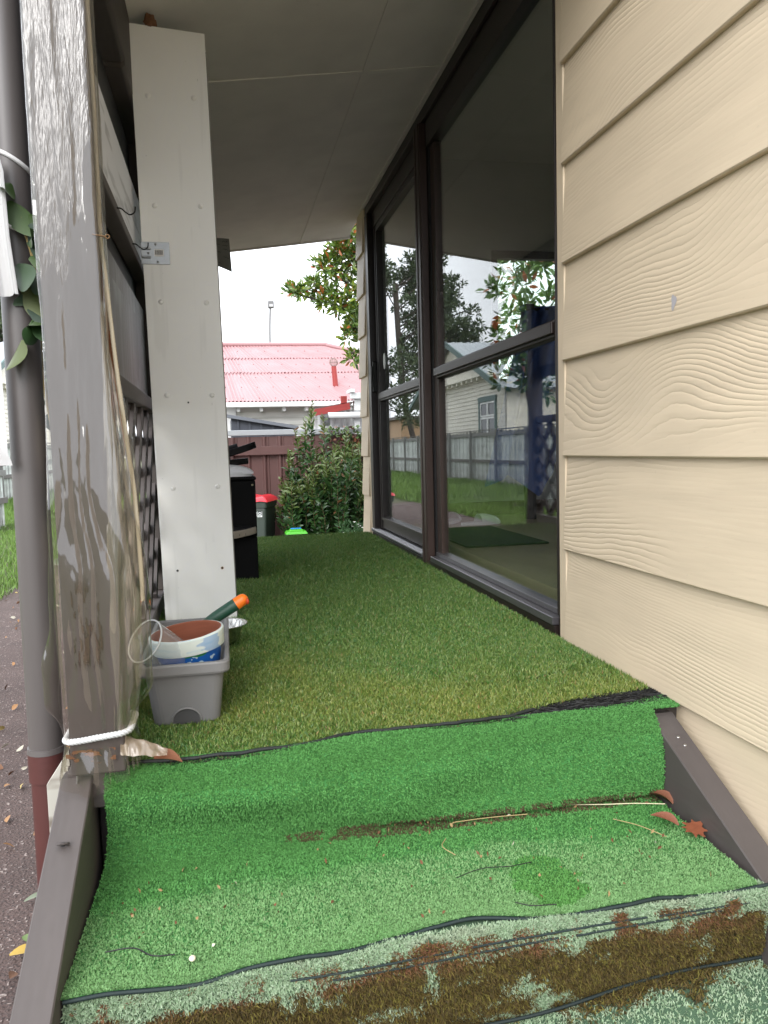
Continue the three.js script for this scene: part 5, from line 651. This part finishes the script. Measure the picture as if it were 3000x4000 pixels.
// ------------------------------------------------------------------ left side: paling fences and cream house (mirrored in the panes)
{
  const R = rng(720);
  const pt = [1, 2, 3].map((k) => tex(64, 512, (u, v) => { const t = fbm(u * 9, v * 7, 930 + k, 4, 9), b = ss(0.25, 0.0, v + 0.2 * (fbm(u * 8, 2, 940 + k) - 0.5)) + ss(0.9, 1.0, v + 0.1 * (fbm(u * 8, 5, 950 + k) - 0.5)); return mix3([0.66, 0.7, 0.67], [0.12, 0.1, 0.085], Math.min(1, ss(0.52, 0.66, t) * 0.8 + b * 0.7 * ss(0.3, 0.6, fbm(u * 14, v * 30, 960 + k, 3)))); }, true)), pm = [1, 0.72, 0.88, 0.55, 0.95, 0.66].map((k, i) => mat([k, k, k * 0.99], 0.85, { map: pt[i % 3] })), dk = mat([0.16, 0.15, 0.14], 0.9, { map: mott2 }), pk = mat([0.24, 0.24, 0.23], 0.9, { map: mott2 });
  function fence(x, za, zb, yb, yt, label) {
    const f = thing('paling_fence', label, 'fence'); const w = 0.125, g0 = [0, 1, 2].map((k) => { const g = new THREE.BoxGeometry(0.016, yt - yb - 0.02 * k, w - 0.02); g.translate(0, (yt + yb - 0.02 * k) / 2, 0); const n = g.attributes.normal, uv = g.attributes.uv; return g; });
    let i = 0; for (let z = za; z > zb; z -= w, i++) { const o = mesh('paling', g0[Math.floor(R() * 3)], pm[Math.floor(R() * 6)], f); o.position.set(x + (R() - 0.5) * 0.006, (R() - 0.5) * 0.02, z); o.rotation.x = (R() - 0.5) * 0.012; }
    mesh('rail', bx(x + 0.015, x + 0.06, mix(yb, yt, 0.42), mix(yb, yt, 0.42) + 0.09, zb, za, 0.003), dk, f); mesh('rail', bx(x + 0.015, x + 0.06, yt - 0.14, yt - 0.05, zb, za, 0.003), pk, f); mesh('cap', bx(x - 0.04, x + 0.07, yt + 0.012, yt + 0.035, zb, za, 0.003), dk, f);
    for (let z = za - 0.6; z > zb; z -= 2.1) mesh('post', bx(x + 0.061, x + 0.13, yb, yt + 0.03, z - 0.035, z + 0.035, 0.004), pk, f);
  }
  fence(-5.15, -14.5, -41, -0.56, 0.95, 'long peeling white paling fence along the left side of the lawn'); fence(-3.45, -11.6, -13.2, -0.56, 0.42, 'short low white paling fence at the far left of the path');
  const hs = thing('cream_house', 'cream weatherboard gable house with green trimmed window past the fence', 'house'); const cm = mat([0.78, 0.755, 0.66], 0.6, { map: mott2 }), gm = mat([0.09, 0.15, 0.14], 0.6), wm = mat([0.78, 0.78, 0.76], 0.5), X = -7.1, e = 0.145;
  const zA = -23.9, zB = -35.2, zc = -29.5, yE = 2.5, yA = 4.55, wx = [-26.5, -24.7, 0.75, 2.2], w2 = [-23.95 + 0, -23.95, 0, 0];
  for (let k = 0; k < 24; k++) { const y = -0.55 + k * e; if (y > 2.85) break; const spans = y + e > wx[2] && y < wx[3] ? [[zB, wx[0]], [wx[1], zA]] : [[zB, zA]]; for (const [a, b] of spans) mesh('weatherboard', grid(1, 2, (u, v) => v < 0.4 ? [X, y, mix(b, a, u)] : v < 0.9 ? [X + 0.03, y, mix(b, a, u)] : [X + 0.004, y + e, mix(b, a, u)]).toNonIndexed(), cm, hs).geometry.computeVertexNormals(); }
  { const s = new THREE.Shape([[zB, 2.93], [zA, 2.93], [zA, yE + 0.25], [zc, yA - 0.05], [zB, yE + 0.25]].map((p) => new THREE.Vector2(-p[0], p[1]))); const s2 = new THREE.Shape([[-zA + 1, 2.95], [-zB - 1, 2.95], [-zc, yA - 0.06]].map((p) => new THREE.Vector2(...p))); const g = new THREE.ExtrudeGeometry(s2, { depth: 0.1, bevelEnabled: false }); g.rotateY(Math.PI / 2); g.translate(X, 0, 0); mesh('gable', muv(g), cm, hs); }
  for (let k = 0; k < 16; k++) mesh('bracket', bx(X + 0.05, X + 0.3, 2.82, 2.93, -24.8 - k * 0.6, -24.68 - k * 0.6, 0.01), cm, hs); mesh('gable_sill', bx(X + 0.03, X + 0.34, 2.931, 2.97, zB + 0.8, zA - 0.8, 0.005), cm, hs);
  mesh('core', bx(X - 9, X - 0.02, -0.55, 2.6, zB, zA, 0), cm, hs);
  const rf = mat([0.36, 0.4, 0.42], 0.35, { metalness: 0.4, map: mott }); const rg = (z1, y1) => grid(2, 90, (u, v) => { const z = mix(zc, z1, u); return [mix(X + 0.35, X - 9, v), mix(yA + 0.05, y1, u) + 0.03 * (Math.floor(v * 90) % 3 === 0 ? 1 : 0), z]; }); mesh('roof', rg(zA + 0.5, 2.36), rf, hs); mesh('roof', rg(zB - 0.5, 2.36), rf, hs);
  for (const z1 of [zA + 0.5, zB - 0.5]) { const L = Math.hypot(z1 - zc, yA - 2.36), g = new THREE.BoxGeometry(0.06, 0.2, L); g.rotateX(Math.atan2(yA - 2.36, Math.abs(z1 - zc)) * (z1 > zc ? 1 : -1)); g.translate(X + 0.38, (yA + 2.36) / 2, (z1 + zc) / 2); mesh('barge_board', g, gm, hs); }
  const wn = new THREE.Group(); wn.name = 'window'; hs.add(wn); const [za, zb, ya, yb] = wx; mesh('frame', [bx(X - 0.02, X + 0.08, yb - 0.13, yb + 0.05, za - 0.02, zb + 0.02), bx(X - 0.02, X + 0.07, ya, yb - 0.131, za, za + 0.14), bx(X - 0.02, X + 0.07, ya, yb - 0.131, zb - 0.14, zb)], gm, wn);
  const zm = (za + zb) / 2; for (const [a, b, c, d] of [[za + 0.15, zm - 0.01, 1.55, yb - 0.14], [zm + 0.01, zb - 0.15, 1.55, yb - 0.14], [za + 0.15, zm - 0.01, ya, 1.53], [zm + 0.01, zb - 0.15, ya, 1.53]]) { mesh('sash', [bx(X, X + 0.05, c, c + 0.06, a, b), bx(X, X + 0.05, d - 0.06, d, a, b), bx(X, X + 0.05, c + 0.061, d - 0.061, a, a + 0.06), bx(X, X + 0.05, c + 0.061, d - 0.061, b - 0.06, b)], wm, wn); mesh('pane', bx(X + 0.015, X + 0.02, c + 0.06, d - 0.06, a + 0.06, b - 0.06, 0), mat([0.05, 0.055, 0.06], 0.08), wn); }
  // small brick house far behind the tall tree
  const bh = thing('brick_house', 'small tan brick house far behind the paling fence', 'house'); mesh('wall', bx(-13, -8.9, -0.55, 2.3, -52, -47, 0), mat([0.5, 0.33, 0.2], 0.8, { map: mott2 }), bh); mesh('roof', bx(-13.3, -8.6, 2.31, 2.5, -52.3, -46.7, 0.02), mat([0.15, 0.13, 0.12], 0.7), bh);
  // leaves dropped on the path
  const drop = (lab, x, z, len, wid, col, ry, f = 0.35) => { const o = one('fallen_leaf', leafGeo(len, wid, f, 0.15, 7), mat(col, 0.6, { map: mott2 }), lab, 'leaf'); o.position.set(x, gy(x, z) + 0.02, z); o.rotation.set(-1.45, 0, ry); };
  drop('crinkled yellow leaf on the path at the lower left', -0.5, -1.72, 0.07, 0.03, [0.5, 0.34, 0.07], -1.3, 0.5); drop('small green leaf on the path beside the yellow leaf', -0.47, -1.76, 0.035, 0.022, [0.14, 0.22, 0.06], 0.4); drop('narrow grey green leaf on the path behind the stringer', -0.52, -1.93, 0.07, 0.018, [0.22, 0.26, 0.18], -0.9); drop('tan leaf on the path beside the red pipe', -0.565, -2.3, 0.06, 0.022, [0.42, 0.28, 0.1], -1.0); drop('pale yellow green leaf on the path near the red pipe', -0.53, -2.22, 0.035, 0.024, [0.4, 0.42, 0.15], 0.2); drop('brown curled leaf on the path near the pipe coupling', -0.64, -2.75, 0.05, 0.03, [0.25, 0.15, 0.07], 0.5, 0.8); drop('orange brown leaf on the path left of the coupling', -0.63, -2.95, 0.04, 0.022, [0.4, 0.16, 0.06], -0.7);
  const lt = thing('path_litter', 'small leaf scraps scattered over the reddish path', 'litter'); lt.userData.kind = 'stuff'; const K = []; for (let i = 0; i < 420; i++) { const z = -1.2 - 7 * R(), x = mix(-0.36, -1.7, R()); K.push([V(x, gy(x, z) + 0.012, z), quatTo(V(R() - 0.5, 0.15, R() - 0.5).normalize(), R() * 6), [0.012 + 0.01 * R(), 0.02 + 0.02 * R(), 0.02], [[0.3, 0.16, 0.07], [0.42, 0.32, 0.12], [0.18, 0.09, 0.05], [0.45, 0.42, 0.34]][Math.floor(R() * 4)]]); } instances('scraps', leafGeo(1, 1, 0.3, 0.3, 3), mat([1, 1, 1], 0.8), K, lt);
}
scene.traverse((o) => { if (o.isMesh) { o.castShadow = true; o.receiveShadow = true; } });
renderer.render(scene, camera);
